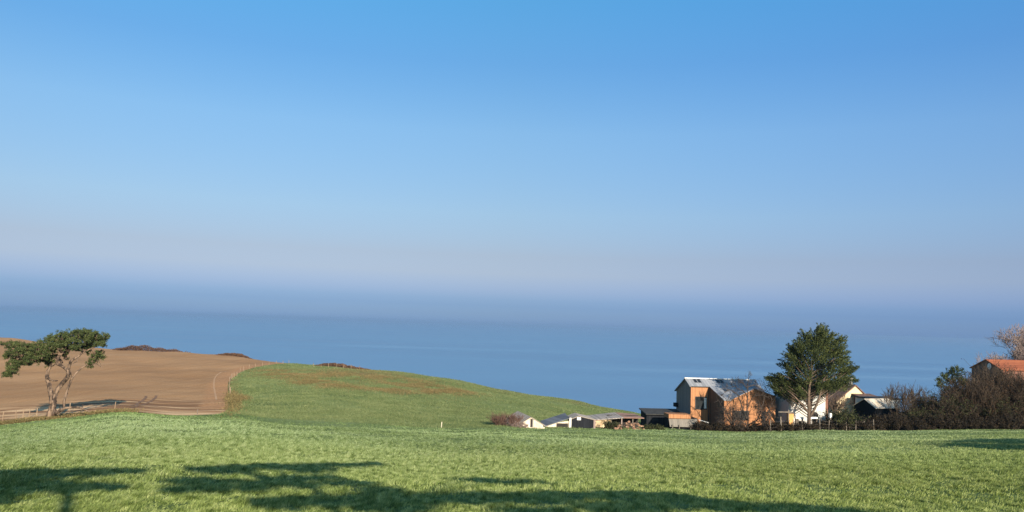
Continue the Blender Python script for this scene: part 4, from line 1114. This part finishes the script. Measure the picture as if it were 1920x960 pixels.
# front wall with an arched opening: a ring of quads round the arch
ax, ar, az = 3.95, 0.52, 2.1
m = MB()
m.box(0, ax - ar, 0, 0.25, -1, ze).box(ax + ar, Ww, 0, 0.25, -1, ze)
th = [math.pi*i/12 for i in range(13)]
for a0, a1 in zip(th[:-1], th[1:]):
    p0 = (ax - ar*math.cos(a0), az + ar*math.sin(a0)); p1 = (ax - ar*math.cos(a1), az + ar*math.sin(a1))
    m.poly([(p0[0], 0, p0[1]), (p1[0], 0, p1[1]), (p1[0], 0, ze), (p0[0], 0, ze)])
    m.poly([(p0[0], 0, p0[1]), (p0[0], 0.25, p0[1]), (p1[0], 0.25, p1[1]), (p1[0], 0, p1[1])])
m.build('front_wall', M['white'], WH)
MB().prism_x([(0.255, -1), (Wd, -1), (Wd, ze - 0.02), (Wd/2, ze + 1.15), (0.255, ze - 0.02)], 0.0, 0.25).build('gable_wall', M['white'], WH)
MB().prism_x([(0.255, -1), (Wd, -1), (Wd, ze - 0.02), (Wd/2, ze + 1.15), (0.255, ze - 0.02)], Ww - 0.25, Ww).build('gable_wall', M['white'], WH)
MB().box(0.255, Ww - 0.255, Wd - 0.25, Wd - 0.003, -1, ze - 0.05).build('rear_wall', M['white'], WH)
rf = MB()
rf.slab((-0.12, -0.25, ze - 0.05), (Ww + 0.12, -0.25, ze - 0.05), (Ww + 0.12, Wd/2, ze + 1.25), (-0.12, Wd/2, ze + 1.25), 0.1)
rf.slab((Ww + 0.12, Wd/2 + 0.004, ze + 1.25), (Ww + 0.12, Wd + 0.25, ze - 0.05), (-0.12, Wd + 0.25, ze - 0.05), (-0.12, Wd/2 + 0.004, ze + 1.25), 0.1)
wr = rf.build('roof', M['tile'], WH)
MB().slab((Ww + 0.125, -0.28, ze - 0.03), (Ww + 0.2, -0.28, ze - 0.03), (Ww + 0.2, Wd/2, ze + 1.29), (Ww + 0.125, Wd/2, ze + 1.29), 0.2).build('bargeboard', M['white_paint'], wr)
MB().box(Ww - 0.0, Ww + 0.35, -0.04, 0.3, -1, ze - 0.35).box(Ww + 0.35, Ww + 0.6, -0.04, 0.3, -1, 1.7).build('brick_pier', M['brick'], WH)
MB().box(ax - ar, ax + ar, 0.18, 0.24, -1, az + ar).build('door', M['shrub_leaf'] if False else M['dark_void'], WH)
MB().box(0, Ww, -0.06, -0.002, ze - 0.22, ze - 0.1).build('gutter', M['white_paint'], WH)

# --- cream house ----------------------------------------------------------------------------
CHY = 138.0
cx_, cy_, cz_ = base(1570, CHY)
CH = empty('cream_house', (cx_, cy_, cz_), R(12), 'cream gabled house with white chimney behind the cypress', 'house')
zE = at(1570, 752, CHY)[2] - cz_; zA = at(1608, 723, CHY)[2] - cz_
Cw = 6.3
MB().prism_y([(0, -1), (Cw, -1), (Cw, zE + 0.5), (Cw*0.58, zA), (0, zE)], 0, 0.3).build('gable_wall', M['cream'], CH)
MB().box(0, 0.3, 0.303, 8, -1, zE).build('side_wall', M['cream'], CH)
MB().box(Cw - 0.3, Cw, 0.303, 8, -1, zE + 0.4).build('side_wall', M['cream'], CH)
rf = MB()
rf.slab((-0.45, -0.25, zE - 0.2), (Cw*0.58, -0.25, zA + 0.12), (Cw*0.58, 8.2, zA + 0.12), (-0.45, 8.2, zE - 0.2), 0.16)
rf.slab((Cw*0.58 + 0.004, -0.25, zA + 0.12), (Cw + 0.35, -0.25, zE + 0.3), (Cw + 0.35, 8.2, zE + 0.3), (Cw*0.58 + 0.004, 8.2, zA + 0.12), 0.16)
cr = rf.build('roof', M['old_tile'], CH)
ch = MB().box(Cw*0.58 - 0.35, Cw*0.58 + 0.35, 1.2, 1.9, zA - 0.6, zA + 1.0).box(Cw*0.58 - 0.42, Cw*0.58 + 0.42, 1.13, 1.97, zA + 1.003, zA + 1.13).build('chimney', M['white'], cr)
MB().box(Cw + 0.35, Cw + 0.85, 2.2, 2.8, zE - 0.5, zE + 0.65).build('chimney', M['white'], cr)
MB().box(3.4, 5.6, -2.6, -0.003, -1, at(1615, 745, 135)[2] - cz_).build('brick_porch', M['brick'], CH)
zq = at(1615, 744, 135)[2] - cz_
MB().slab((2.9, -2.85, zq - 0.1), (6.6, -2.85, zq - 0.1), (6.6, 0.2, zq + 0.25), (2.9, 0.2, zq + 0.25), 0.1).build('porch_roof', M['old_tile'], CH)

# --- shed with the pale roof ---------------------------------------------------------------
SHY = 122.0
sx_, sy_, sz_ = base(1643, SHY)
SH = empty('garden_shed', (sx_, sy_, sz_), R(24), 'dark boarded shed with pale sheet roof beside the cream house', 'shed')
zE = at(1645, 764, SHY)[2] - sz_; zA = at(1632, 749.5, SHY)[2] - sz_
MB().prism_x([(0.03, -0.8), (4.0, -0.8), (4.0, zE), (2.0, zA - 0.1), (0.03, zE)], 0.0, 0.15).build('gable_wall', M['dark_boards'], SH)
MB().box(0.155, 4.7, 0.0, 0.12, -0.8, zE - 0.03).build('front_wall', M['dark_boards'], SH)
MB().prism_x([(0.03, -0.8), (4.0, -0.8), (4.0, zE), (2.0, zA - 0.1), (0.03, zE)], 4.71, 4.85).build('gable_wall', M['dark_boards'], SH)
rf = MB()
rf.slab((-0.15, -0.25, zE - 0.12), (5.0, -0.25, zE - 0.12), (5.0, 2.0, zA), (-0.15, 2.0, zA), 0.08)
rf.slab((5.0, 2.004, zA), (5.0, 4.25, zE - 0.12), (-0.15, 4.25, zE - 0.12), (-0.15, 2.004, zA), 0.08)
rf.build('roof', M['limewash'], SH)
FB = empty('flat_roof_annexe', base(1634, 133), R(12), 'low pale annexe with dark flat roof edge behind the garden shed', 'building')
zt = at(1650, 747, 133)[2] - FB.location.z
MB().box(0, 5.5, 0, 4, -1, zt - 0.2).build('wall', M['white'], FB)
MB().box(-0.2, 5.7, -0.2, 4.2, zt - 0.197, zt).build('roof', M['felt'], FB)

# --- red roofed house on the right ----------------------------------------------------------
RHY = 136.0
rx_, ry_, rz_ = base(1879, RHY)
RH = empty('brick_house', (rx_, ry_, rz_), R(14), 'dark brick house with bright orange tiled roof at the right edge above the hedge', 'house')
zE = at(1868, 692, RHY)[2] - rz_; zA = at(1852, 673.5, RHY + 3)[2] - rz_
RD_ = 6.4
MB().prism_x([(0.0, -1), (RD_, -1), (RD_, zE - 0.05), (RD_/2, zA - 0.12), (0.0, zE - 0.05)], 0.0, 0.3).build('gable_wall', M['old_tile'], RH)
MB().box(0.303, 13, 0.0, 0.3, -1, zE - 0.05).build('front_wall', M['brick'], RH)
rf = MB()
rf.slab((-0.2, -0.3, zE - 0.12), (13.2, -0.3, zE - 0.12), (13.2, RD_/2, zA), (-0.2, RD_/2, zA), 0.14)
rf.slab((13.2, RD_/2 + 0.004, zA), (13.2, RD_ + 0.3, zE - 0.12), (-0.2, RD_ + 0.3, zE - 0.12), (-0.2, RD_/2 + 0.004, zA), 0.14)
rr_ = rf.build('roof', M['tile'], RH)
nseg = 14
dm = MB()
dm.poly([(-0.12, RD_/2 - 0.75 + 0.42*math.cos(a*2*math.pi/nseg), zE + 0.35 + 0.55*math.sin(a*2*math.pi/nseg)) for a in range(nseg)])
ctr = (-0.02, RD_/2 - 0.75, zE + 0.35)
for a in range(nseg):
    p = lambda k: (-0.12, RD_/2 - 0.75 + 0.42*math.cos(k*2*math.pi/nseg), zE + 0.35 + 0.55*math.sin(k*2*math.pi/nseg))
    dm.poly([p(a), p(a + 1), ctr])
dm.build('satellite_dish', M['white_paint'], RH)

# --- old low sheds in the middle -------------------------------------------------------------
S1Y = 104.5
x_, y_, z_ = base(1028, S1Y)
S1 = empty('gabled_shed', (x_, y_, z_), R(14), 'old white gabled shed with weathered grey roof half hidden by the red bush', 'shed')
wS = 3.3; z_e = at(1028, 797, S1Y)[2] - z_; zA = at(1005, 782.5, S1Y)[2] - z_
MB().prism_y([(-wS, -0.8), (0, -0.8), (0, z_e), (-wS*0.5, zA), (-wS, z_e)], 0, 0.2).build('gable_wall', M['limewash'], S1)
MB().box(-wS, -wS + 0.2, 0.203, 6.6, -0.8, z_e - 0.05).build('side_wall', M['limewash'], S1)
MB().box(-0.2, 0, 0.203, 6.6, -0.8, z_e - 0.05).build('side_wall', M['limewash'], S1)
MB().box(-wS + 0.203, -0.203, 6.4, 6.6, -0.8, z_e - 0.05).build('rear_wall', M['limewash'], S1)
rf = MB()
rf.slab((-wS - 0.45, -0.12, z_e - 0.26), (-wS*0.5, -0.12, zA + 0.09), (-wS*0.5, 6.8, zA + 0.09), (-wS - 0.45, 6.8, z_e - 0.26), 0.07)
rf.slab((-wS*0.5 + 0.003, -0.12, zA + 0.09), (0.25, -0.12, z_e - 0.06), (0.25, 6.8, z_e - 0.06), (-wS*0.5 + 0.003, 6.8, zA + 0.09), 0.07)
rf.build('roof', M['fibre_cement_y'], S1)
dd = MB().box(-1.72, -1.48, -0.02, 0.02, 0.16, zA - 0.18).build('door', M['dark_void'], S1)
MB().box(-1.475, -1.32, -0.05, 0.03, 0.16, zA - 0.16).build('door_frame', M['grey_sheet'], dd)
MB().box(-wS + 0.1, 0.1, -0.35, -0.003, -0.8, 0.16).build('plinth', M['limewash'], S1)

S2Y = 108.0
x_, y_, z_ = base(1030, S2Y)
S2 = empty('open_shed', (x_, y_, z_), R(6), 'low open shed with sloping slate grey roof between the white and black sheds', 'shed')
g = lambda px, py, Y=S2Y: at(px, py, Y)[2] - z_
MB().prism_y([(0.15, -0.6), (3.25, -0.6), (3.25, g(1070, 790)), (1.65, g(1052, 793)), (0.15, g(1032, 800) - 0.02)], 0, 0.15).build('front_wall', M['limewash'], S2)
MB().box(1.62, 3.2, -0.01, 0.03, -0.3, g(1060, 794) - 0.02).build('opening', M['dark_void'], S2)
MB().slab((-0.1, -0.3, g(1028, 799)), (3.3, -0.3, g(1073, 784)), (3.3, 3.2, g(1073, 784) + 0.28), (-0.1, 3.2, g(1028, 799) + 0.28), 0.09).build('roof', M['slate_roof'], S2)
MB().box(3.32, 3.62, -0.12, 0.12, -0.6, g(1076, 784)).build('gable_post', M['white'], S2)

S3Y = 109.0
x_, y_, z_ = base(1121, S3Y)
S3 = empty('shaded_shed', (x_, y_, z_), R(4), 'black gabled shed, shade put into its wall colour, with a white board under its gable', 'shed')
g3 = lambda px, py, Y=S3Y: at(px, py, Y)[2] - z_
k = S3Y/F_PX
MB().prism_y([(-41*k, -0.6), (0, -0.6), (0, g3(1121, 788)), (-28*k, g3(1093, 780.5)), (-41*k, g3(1080, 785))], 0, 0.15).build('gable_wall', M['dark_boards'], S3)  # gable's shade is painted in by the near-black boards
MB().box(-31*k, -24*k, -0.05, -0.003, g3(1090, 787.5), g3(1090, 782.3)).build('board', M['white_paint'], S3)
MB().box(-0.005, 3.5*k, -0.05, 0.2, -0.6, g3(1123, 788)).build('corner_post', M['pale_twig'], S3)
rf = MB()
rf.slab((-28*k, -0.1, g3(1093, 779.6)), (0.25, -0.1, g3(1121, 787)), (0.25, 3.6, g3(1121, 787)), (-28*k, 3.6, g3(1093, 779.6)), 0.08)
rf.slab((-42*k, -0.1, g3(1079, 785)), (-28*k - 0.003, -0.1, g3(1093, 779.6)), (-28*k - 0.003, 3.6, g3(1093, 779.6)), (-42*k, 3.6, g3(1079, 785)), 0.08)
rf.build('roof', M['fibre_cement_y'], S3)
MB().box(-41*k, -41*k + 0.12, 0.153, 3.5, -0.6, g3(1080, 785) - 0.05).build('side_wall', M['dark_boards'], S3)
MB().box(-0.12, 0, 0.153, 3.5, -0.6, g3(1121, 788) - 0.05).build('side_wall', M['dark_boards'], S3)

S4Y = 113.5
x_, y_, z_ = base(1122, S4Y)
S4 = empty('long_shed', (x_, y_, z_), R(5), 'long low shed with greyish pink sheet roof and stained ochre wall', 'shed')
g4 = lambda px, py, Y=S4Y: at(px, py, Y)[2] - z_
k = S4Y/F_PX
MB().box(0, 32*k, 0, 0.2, -0.6, g4(1130, 787.5)).build('front_wall', M['ochre_wall'], S4)
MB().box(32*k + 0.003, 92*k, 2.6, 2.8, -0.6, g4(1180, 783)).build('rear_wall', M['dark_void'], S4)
yb4 = S4Y + 5.6
MB().slab((-12*k, -0.3, g4(1110, 787.5)), (55*k, -0.3, g4(1177, 783.2)), (55*k, 5.6, g4(1177, 774, yb4)), (-12*k, 5.6, g4(1112, 780.8, yb4)), 0.09).build('roof', M['fibre_cement'], S4)
MB().slab((55*k + 0.004, 0.2, g4(1177, 784)), (95*k, 0.2, g4(1215, 785)), (95*k, 5.6, g4(1215, 777.5, yb4)), (55*k + 0.004, 5.6, g4(1177, 774.2, yb4)), 0.09).build('tiled_roof', M['pink_tile'], S4)
for px in (1155, 1175, 1196): MB().box((px - 1122)*k, (px - 1122)*k + 0.13, 0.6, 0.73, -0.6, g4(px, 786)).build('post', M['dark_post'] if px != 1175 else M['pale_twig'], S4)

# rubble heap in front of the open bay
rb = np.random.default_rng(14)
import bmesh
def boulder(name, mat, loc, s, seed):
    r = np.random.default_rng(seed)
    bm = bmesh.new(); bmesh.ops.create_icosphere(bm, subdivisions=1, radius=1)
    for v in bm.verts:
        n_ = 1 + 0.22*math.sin(3*v.co.x + seed) + 0.18*math.sin(4*v.co.y + 2*seed) + 0.12*r.normal()
        v.co = Vector((v.co.x*s[0]*n_, v.co.y*s[1]*n_, v.co.z*s[2]*n_))
    me = bpy.data.meshes.new(name); bm.to_mesh(me); bm.free()
    o = link(name, me, mat); o.location = loc
    o.rotation_euler = (r.normal()*0.3, r.normal()*0.3, r.uniform(0, 6))
    return o
stone_words = ['pale', 'reddish', 'brown', 'large pale', 'flat', 'small', 'rounded', 'cream', 'dark', 'angular']
for i in range(44):
    px = rb.uniform(1161, 1214); Y = 108.8 + rb.normal()*0.7
    x, y = on(px, Y)
    lift = max(0.0, (1 - ((px - 1190)/30)**2))*rb.uniform(0, 1.0)
    s = rb.uniform(0.09, 0.27)
    o = boulder('stone', M['stone'], (x, y, ground(x, y) + lift + s*0.3), (s, s*0.8, s*0.7), i + 1)
    tag(o, 'stone or lump of rubble in the heap before the open bay of the long shed', 'stone', 'stones of the rubble heap by the long shed')

# frame and box by the white house, fence, small garden things
GF = empty('timber_gate', base(1470, 111.5), R(8), 'dark timber frame like a small gate beside the white house corner', 'gate')
zf = at(1470, 772, 111.5)[2] - GF.location.z
MB().box(-0.3, -0.16, -0.07, 0.07, -0.4, zf).build('post', M['dark_post'], GF)
MB().box(0.85, 0.99, -0.07, 0.07, -0.4, zf + 0.25).build('post', M['dark_post'], GF)
MB().box(-0.6, 1.6, -0.09, -0.073, zf - 0.1, zf + 0.03).build('rail', M['dark_post'], GF)
MB().box(-0.62, -0.05, -0.16, -0.093, zf - 0.65, zf - 0.12).build('panel', M['dark_boards'], GF)
WBX = empty('wooden_crate', base(1482, 111.8), R(8), 'orange wooden crate standing at the foot of the white house wall', 'crate')
zc0 = at(1482, 776, 111.8)[2] - WBX.location.z
MB().box(0, 0.75, 0, 0.6, -0.3, zc0).build('box', M['orange_box'], WBX, bevel=0.02)
MB().box(-0.04, 0.79, -0.04, 0.64, zc0 + 0.003, zc0 + 0.06).build('lid', M['post_wood'], WBX)
for i, (px, py, w, h, lab) in enumerate([(1496, 778, 0.35, 0.5, 'small white pot stand left of the cypress trunk'), (1503, 782, 0.9, 0.25, 'low white trough left of the cypress trunk'), (1527, 782, 1.2, 0.22, 'long low white trough right of the cypress trunk'), (1559, 775, 0.3, 0.6, 'white box at the foot of the brick pier')]):
    x, y, z = base(px, 112.3)
    zz = at(px, py, 112.3)[2] - z
    t = empty('garden_trough', (x, y, z), R(8), lab, 'garden object')
    MB().box(-w/2, w/2, -0.2, 0.2, zz - h, zz).build('body', M['white_paint'], t, bevel=0.02)
    MB().box(-w/2 + 0.05, -w/2 + 0.15, -0.15, 0.15, -0.3, zz - h - 0.003).box(w/2 - 0.15, w/2 - 0.05, -0.15, 0.15, -0.3, zz - h - 0.003).build('foot', M['dark_post'], t)
fence('wire_fence', [on(p, 110.6) for p in (1448, 1468, 1490, 1508, 1524, 1540, 1556, 1572, 1589, 1606, 1622, 1640)], 'grey post and wire fence in front of the hedge by the white house', M['dark_post'], h=1.4, r=0.06, wires=(0.4, 0.8, 1.2), seed=9)

# ------------------------------------------------------------------ hedge, shrubs and bare trees
shrub('bush', base(958, 104), 4.6, 1.9, 'rounded reddish bare bush against the old white shed', 'bush', M['red_twig'], 41, None, 0, 60, minr=0.02, depth=2)
shrub('bush', base(980, 102.6), 3.4, 1.1, 'low tangled pale brown bush in front of the old white shed roof', 'bush', M['pale_twig'], 42, None, 0, 22, minr=0.018, depth=2)
for i, (px, Y, w, h, lab) in enumerate([(1222, 110.5, 2.4, 0.8, 'low leafy green plant clump right of the rubble heap'), (1236, 111, 2.6, 0.7, 'low green weeds in front of the lean-to shed'), (1152, 110, 1.6, 1.5, 'ivy-green bush at the corner of the ochre wall'), (1163, 110.2, 1.6, 0.9, 'dark green bush beside the rubble heap')]):
    shrub('bush', base(px, Y), w, h, lab, 'bush', M['brown_twig'], 50 + i, M['shrub_leaf'], 900, 14, leafsize=0.2)

gt_b = np.array(base(1401, 113.2))
GT = empty('bare_tree', gt_b, 0, 'bare gnarled tree with many dark limbs in front of the orange gable wall', 'tree')
def gz(zx, zy, dy=0.0): return at(1260 + zx/7.386, 690 + zy/7.386, 113.2 + dy) - gt_b
r_ = np.random.default_rng(61)
GL = []
for pts, r0, r1 in [
    ([(1045, 850), (1042, 700), (1036, 560), (1048, 400), (1044, 270), (1055, 140)], 0.13, 0.03),
    ([(1042, 720), (1000, 600, -0.4), (960, 480, -0.8), (930, 400, -1), (860, 320, -1.2), (790, 320, -1.3), (720, 380, -1.2)], 0.09, 0.025),
    ([(1048, 420), (1000, 330, 0.3), (930, 290, 0.6), (850, 250, 0.8), (800, 270, 0.9)], 0.07, 0.02),
    ([(1044, 300), (1000, 240, -0.2), (960, 200, -0.3), (910, 215, -0.4)], 0.05, 0.018),
    ([(1044, 280), (1100, 240, 0.4), (1180, 250, 0.6), (1260, 300, 0.8), (1370, 350, 0.9), (1420, 330, 0.9)], 0.06, 0.02),
    ([(1036, 560), (1090, 470, -0.5), (1150, 400, -0.8), (1240, 380, -1), (1330, 410, -1)], 0.06, 0.02),
    ([(1045, 800), (960, 740, -0.3), (880, 690, -0.7), (830, 610, -0.9), (790, 520, -1.1), (760, 420, -1.2)], 0.09, 0.03),
    ([(1045, 790), (1120, 750, -0.3), (1190, 700, -0.6), (1240, 560, -0.8), (1270, 460, -0.9), (1275, 380, -0.9), (1240, 300, -0.8)], 0.10, 0.035),
    ([(1060, 820), (1200, 780, -0.8), (1300, 700, -1.1), (1350, 590, -1.2), (1400, 480, -1.2)], 0.08, 0.03),
    ([(880, 690, -0.7), (850, 740, -0.9), (800, 640, -1.3), (720, 560, -1.4), (660, 450, -1.4)], 0.05, 0.02)]:
    P = smooth_line([gz(*p) for p in pts], 6); P = P + np.cumsum(r_.normal(size=P.shape)*0.02, 0)
    rr = np.linspace(r0, r1, len(P))
    GL.append((P, rr))
GTW = []
for P, rr in list(GL):
    for i in range(8, len(P), 2):
        t = P[min(i + 1, len(P) - 1)] - P[i - 1]; t /= np.linalg.norm(t)
        d = t*0.5 + r_.normal(size=3)*0.7 + np.array([0, 0, 0.35])
        grow(GTW, P[i], d, r_.uniform(0.5, 1.1), 0.032, 2, r_, 0.7, 0.12, (2, 4), 0.7, 0.4, 0.014)
link('trunk', tubes('trunk', GL, 6), M['dark_bark'], GT)
link('crown', tubes('crown', GTW, 3), M['dark_bark'], GT)
bare_tree('bare_tree', base(1378, 113), 6.4, 'small crooked bare tree left of the orange gable window', 'tree', M['dark_bark'], 62, depth=4, stems=3, spread=0.9, rad=0.10, up=0.12, first=0.34, minr=0.02)
bare_tree('bare_tree', base(1436, 111.6), 5.2, 'bare tree with curved trunk before the right end of the timber house', 'tree', M['dark_bark'], 64, depth=4, stems=2, spread=0.8, rad=0.12, up=0.1, first=0.36, minr=0.02, lean=(-0.25, 0))
bare_tree('bare_tree', base(1566, 124), 7.6, 'brown bare tree between the white house and the cream gable', 'tree', M['grey_bark'], 65, depth=5, stems=2, spread=0.7, rad=0.15, first=0.3, minr=0.022)
shrub('bush', base(1583, 112.5), 3.6, 3.3, 'rounded olive green evergreen bush in front of the cream house', 'bush', M['dark_bark'], 66, M['shrub_leaf'], 3800, 24, leafsize=0.26)

hedge_group = 'shrubs of the dark hedge on the right'
r_ = np.random.default_rng(77)
# low hedge under the fence
low_h = [(1322, 1.3), (1340, 1.2), (1360, 1.1), (1381, 1.0), (1402, 1.1), (1423, 1.2), (1442, 1.1), (1460, 1.5), (1480, 1.3), (1500, 1.6), (1520, 1.4), (1541, 1.6), (1562, 1.5), (1583, 1.6), (1604, 1.7), (1624, 1.6)]
names = ['left of the bare tree before the timber house', 'under the dark side wall of the timber house', 'below the left edge of the orange gable', 'below the window of the orange gable', 'at the foot of the gnarled bare tree', 'below the door of the timber house', 'where timber house and white house meet', 'under the dark timber frame', 'under the orange crate', 'left of the cypress foot', 'at the cypress foot', 'under the arched doorway', 'under the brick pier', 'under the olive green bush', 'under the gable of the cream house', 'left of the garden shed']
for (px, h), nm in zip(low_h, names):
    shrub('hedge_shrub', base(px, 111.4 + r_.normal()*0.3 if px > 1450 else 112.2), 2.6, h, 'low dark hedge shrub ' + nm, 'shrub', M['dark_bark'], int(px), M['brown_leaf'], 1900, 14, 'low hedge shrubs before the houses', leafsize=0.17)
tall = [  # px, distance, width, height, leafy, label
    (1646, 113.5, 2.6, 2.0, 1, 'dark shrub in front of the garden shed door'),
    (1668, 113.5, 3.0, 1.9, 1, 'dark shrub below the pale roof of the garden shed'),
    (1690, 114, 3.2, 2.3, 1, 'dark leafy shrub at the right end of the garden shed roof'),
    (1706, 116, 2.8, 2.6, 0, 'brown twiggy shrub right of the garden shed'),
    (1724, 114, 3.2, 3.0, 1, 'dark hedge shrub below the slender bare sapling'),
    (1742, 117, 3.6, 5.0, 1, 'greenish hedge shrub with ragged top left of the dark pine'),
    (1762, 114.5, 3.6, 4.0, 0, 'dark brown hedge shrub at the left foot of the dark pine'),
    (1786, 114, 4.0, 4.8, 1, 'dense dark shrub in front of the dark pine'),
    (1812, 115, 3.8, 6.6, 0, 'tall brown twiggy shrub right of the dark pine'),
    (1832, 114, 4.0, 6.8, 1, 'tall brown leafy shrub left of the brick house gable'),
    (1852, 116, 4.2, 7.9, 0, 'tall twiggy shrub in front of the brick house gable'),
    (1868, 113.6, 3.8, 5.6, 1, 'mid-height dark shrub below the brick house eave'),
    (1888, 116, 4.4, 8.0, 0, 'tall russet twiggy shrub before the brick house front'),
    (1908, 114, 4.6, 7.6, 1, 'tall russet leafy shrub at the right edge of the photo'),
    (1930, 115, 4.6, 8.0, 1, 'dark shrub cut by the right edge of the view'),
]
for px, Y, w, h, lf, lab in tall:
    shrub('hedge_shrub', base(px, Y), w, h, lab, 'shrub', M['brown_twig'], int(px)*3, M['shrub_leaf'] if px in (1724, 1742, 1786, 1868) else M['russet_leaf'] if px in (1832, 1888, 1908, 1930) else M['brown_leaf'], 7000 if lf else 2600, 40, hedge_group, minr=0.02, leafsize=0.19, depth=3 if not lf else 2)
# skirt of lower shrubs along the edge of the field
for i, px in enumerate((1656, 1680, 1702, 1727, 1750, 1774, 1798, 1823, 1846, 1870, 1894, 1918)):
    shrub('hedge_shrub', base(px, 111.6), 3.0, 2.0 + 0.5*math.sin(i*2.1), 'low dark shrub at the foot of the tall hedge along the meadow edge', 'shrub', M['dark_bark'], 900 + i, M['brown_leaf'], 3200, 16, 'low shrubs at the foot of the tall hedge', leafsize=0.19)

# dark pine inside the hedge
dp = base(1790, 119)
DP = empty('pine_tree', dp, 0, 'small dark pine with tufted top rising out of the hedge', 'tree')
r_ = np.random.default_rng(88)
Ld, Cd = [], []
org = np.array(dp)
top = at(1790, 692, 119) - org
Ld.append((smooth_line([(0, 0, -0.3), (0.15, 0, top[2]*0.5), tuple(top*0.97)], 6), np.linspace(0.2, 0.05, 13)))
for px, py, s in [(1790, 693, 9), (1800, 700, 9), (1782, 700, 9), (1772, 704, 6), (1795, 712, 12), (1779, 714, 10), (1763, 713, 5), (1806, 715, 9), (1786, 726, 14), (1770, 726, 9), (1804, 730, 12), (1760, 722, 5), (1790, 742, 14), (1774, 742, 10)]:
    c = at(px, py, 119 + r_.normal()*0.8) - org
    Ld.append((smooth_line([Ld[0][0][8], (Ld[0][0][8] + c)/2, c], 4), np.linspace(0.06, 0.02, 9)))
    for _ in range(int(s*1.4)):
        q = c + ball(1, r_, 0.2)[0]*s/12.7
        Cd.append(q + r_.normal(size=(24, 3))*0.15)
link('trunk', tubes('trunk', Ld, 5), M['dark_bark'], DP)
link('crown', leaves('crown', np.concatenate(Cd), 0.28, r_, out=np.array([0, 0, 0.4]), aspect=0.35), M['cypress_leaf'], DP)

bare_tree('bare_tree', base(1688, 117), 7.6, 'slender bare sapling with thin upright twigs behind the garden shed roof', 'tree', M['brown_twig'], 71, depth=4, stems=4, spread=0.45, rad=0.06, up=0.25, first=0.36, minr=0.02)
bare_tree('bare_tree', base(1714, 118), 7.4, 'thin bare sapling leaning right above the hedge', 'tree', M['brown_twig'], 72, depth=4, stems=3, spread=0.5, rad=0.06, up=0.2, first=0.36, minr=0.02, lean=(0.2, 0))
bare_tree('bare_tree', base(1826, 122), 9.0, 'bare shrubby tree left of the brick house roof', 'tree', M['pale_twig'], 73, depth=5, stems=3, spread=0.55, rad=0.09, up=0.22, first=0.3, minr=0.016)
bare_tree('bare_tree', base(1908, 150), 24.5, 'large pale bare tree behind the brick house roof', 'tree', M['pale_twig'], 74, depth=6, stems=1, spread=0.75, rad=0.34, up=0.2, first=0.32, minr=0.028, kids=(3, 5))
bare_tree('bare_tree', base(1876, 148), 15.0, 'smaller pale bare tree left of the large bare tree behind the brick house', 'tree', M['pale_twig'], 75, depth=5, stems=2, spread=0.6, rad=0.16, up=0.25, first=0.33, minr=0.03, kids=(4, 5))
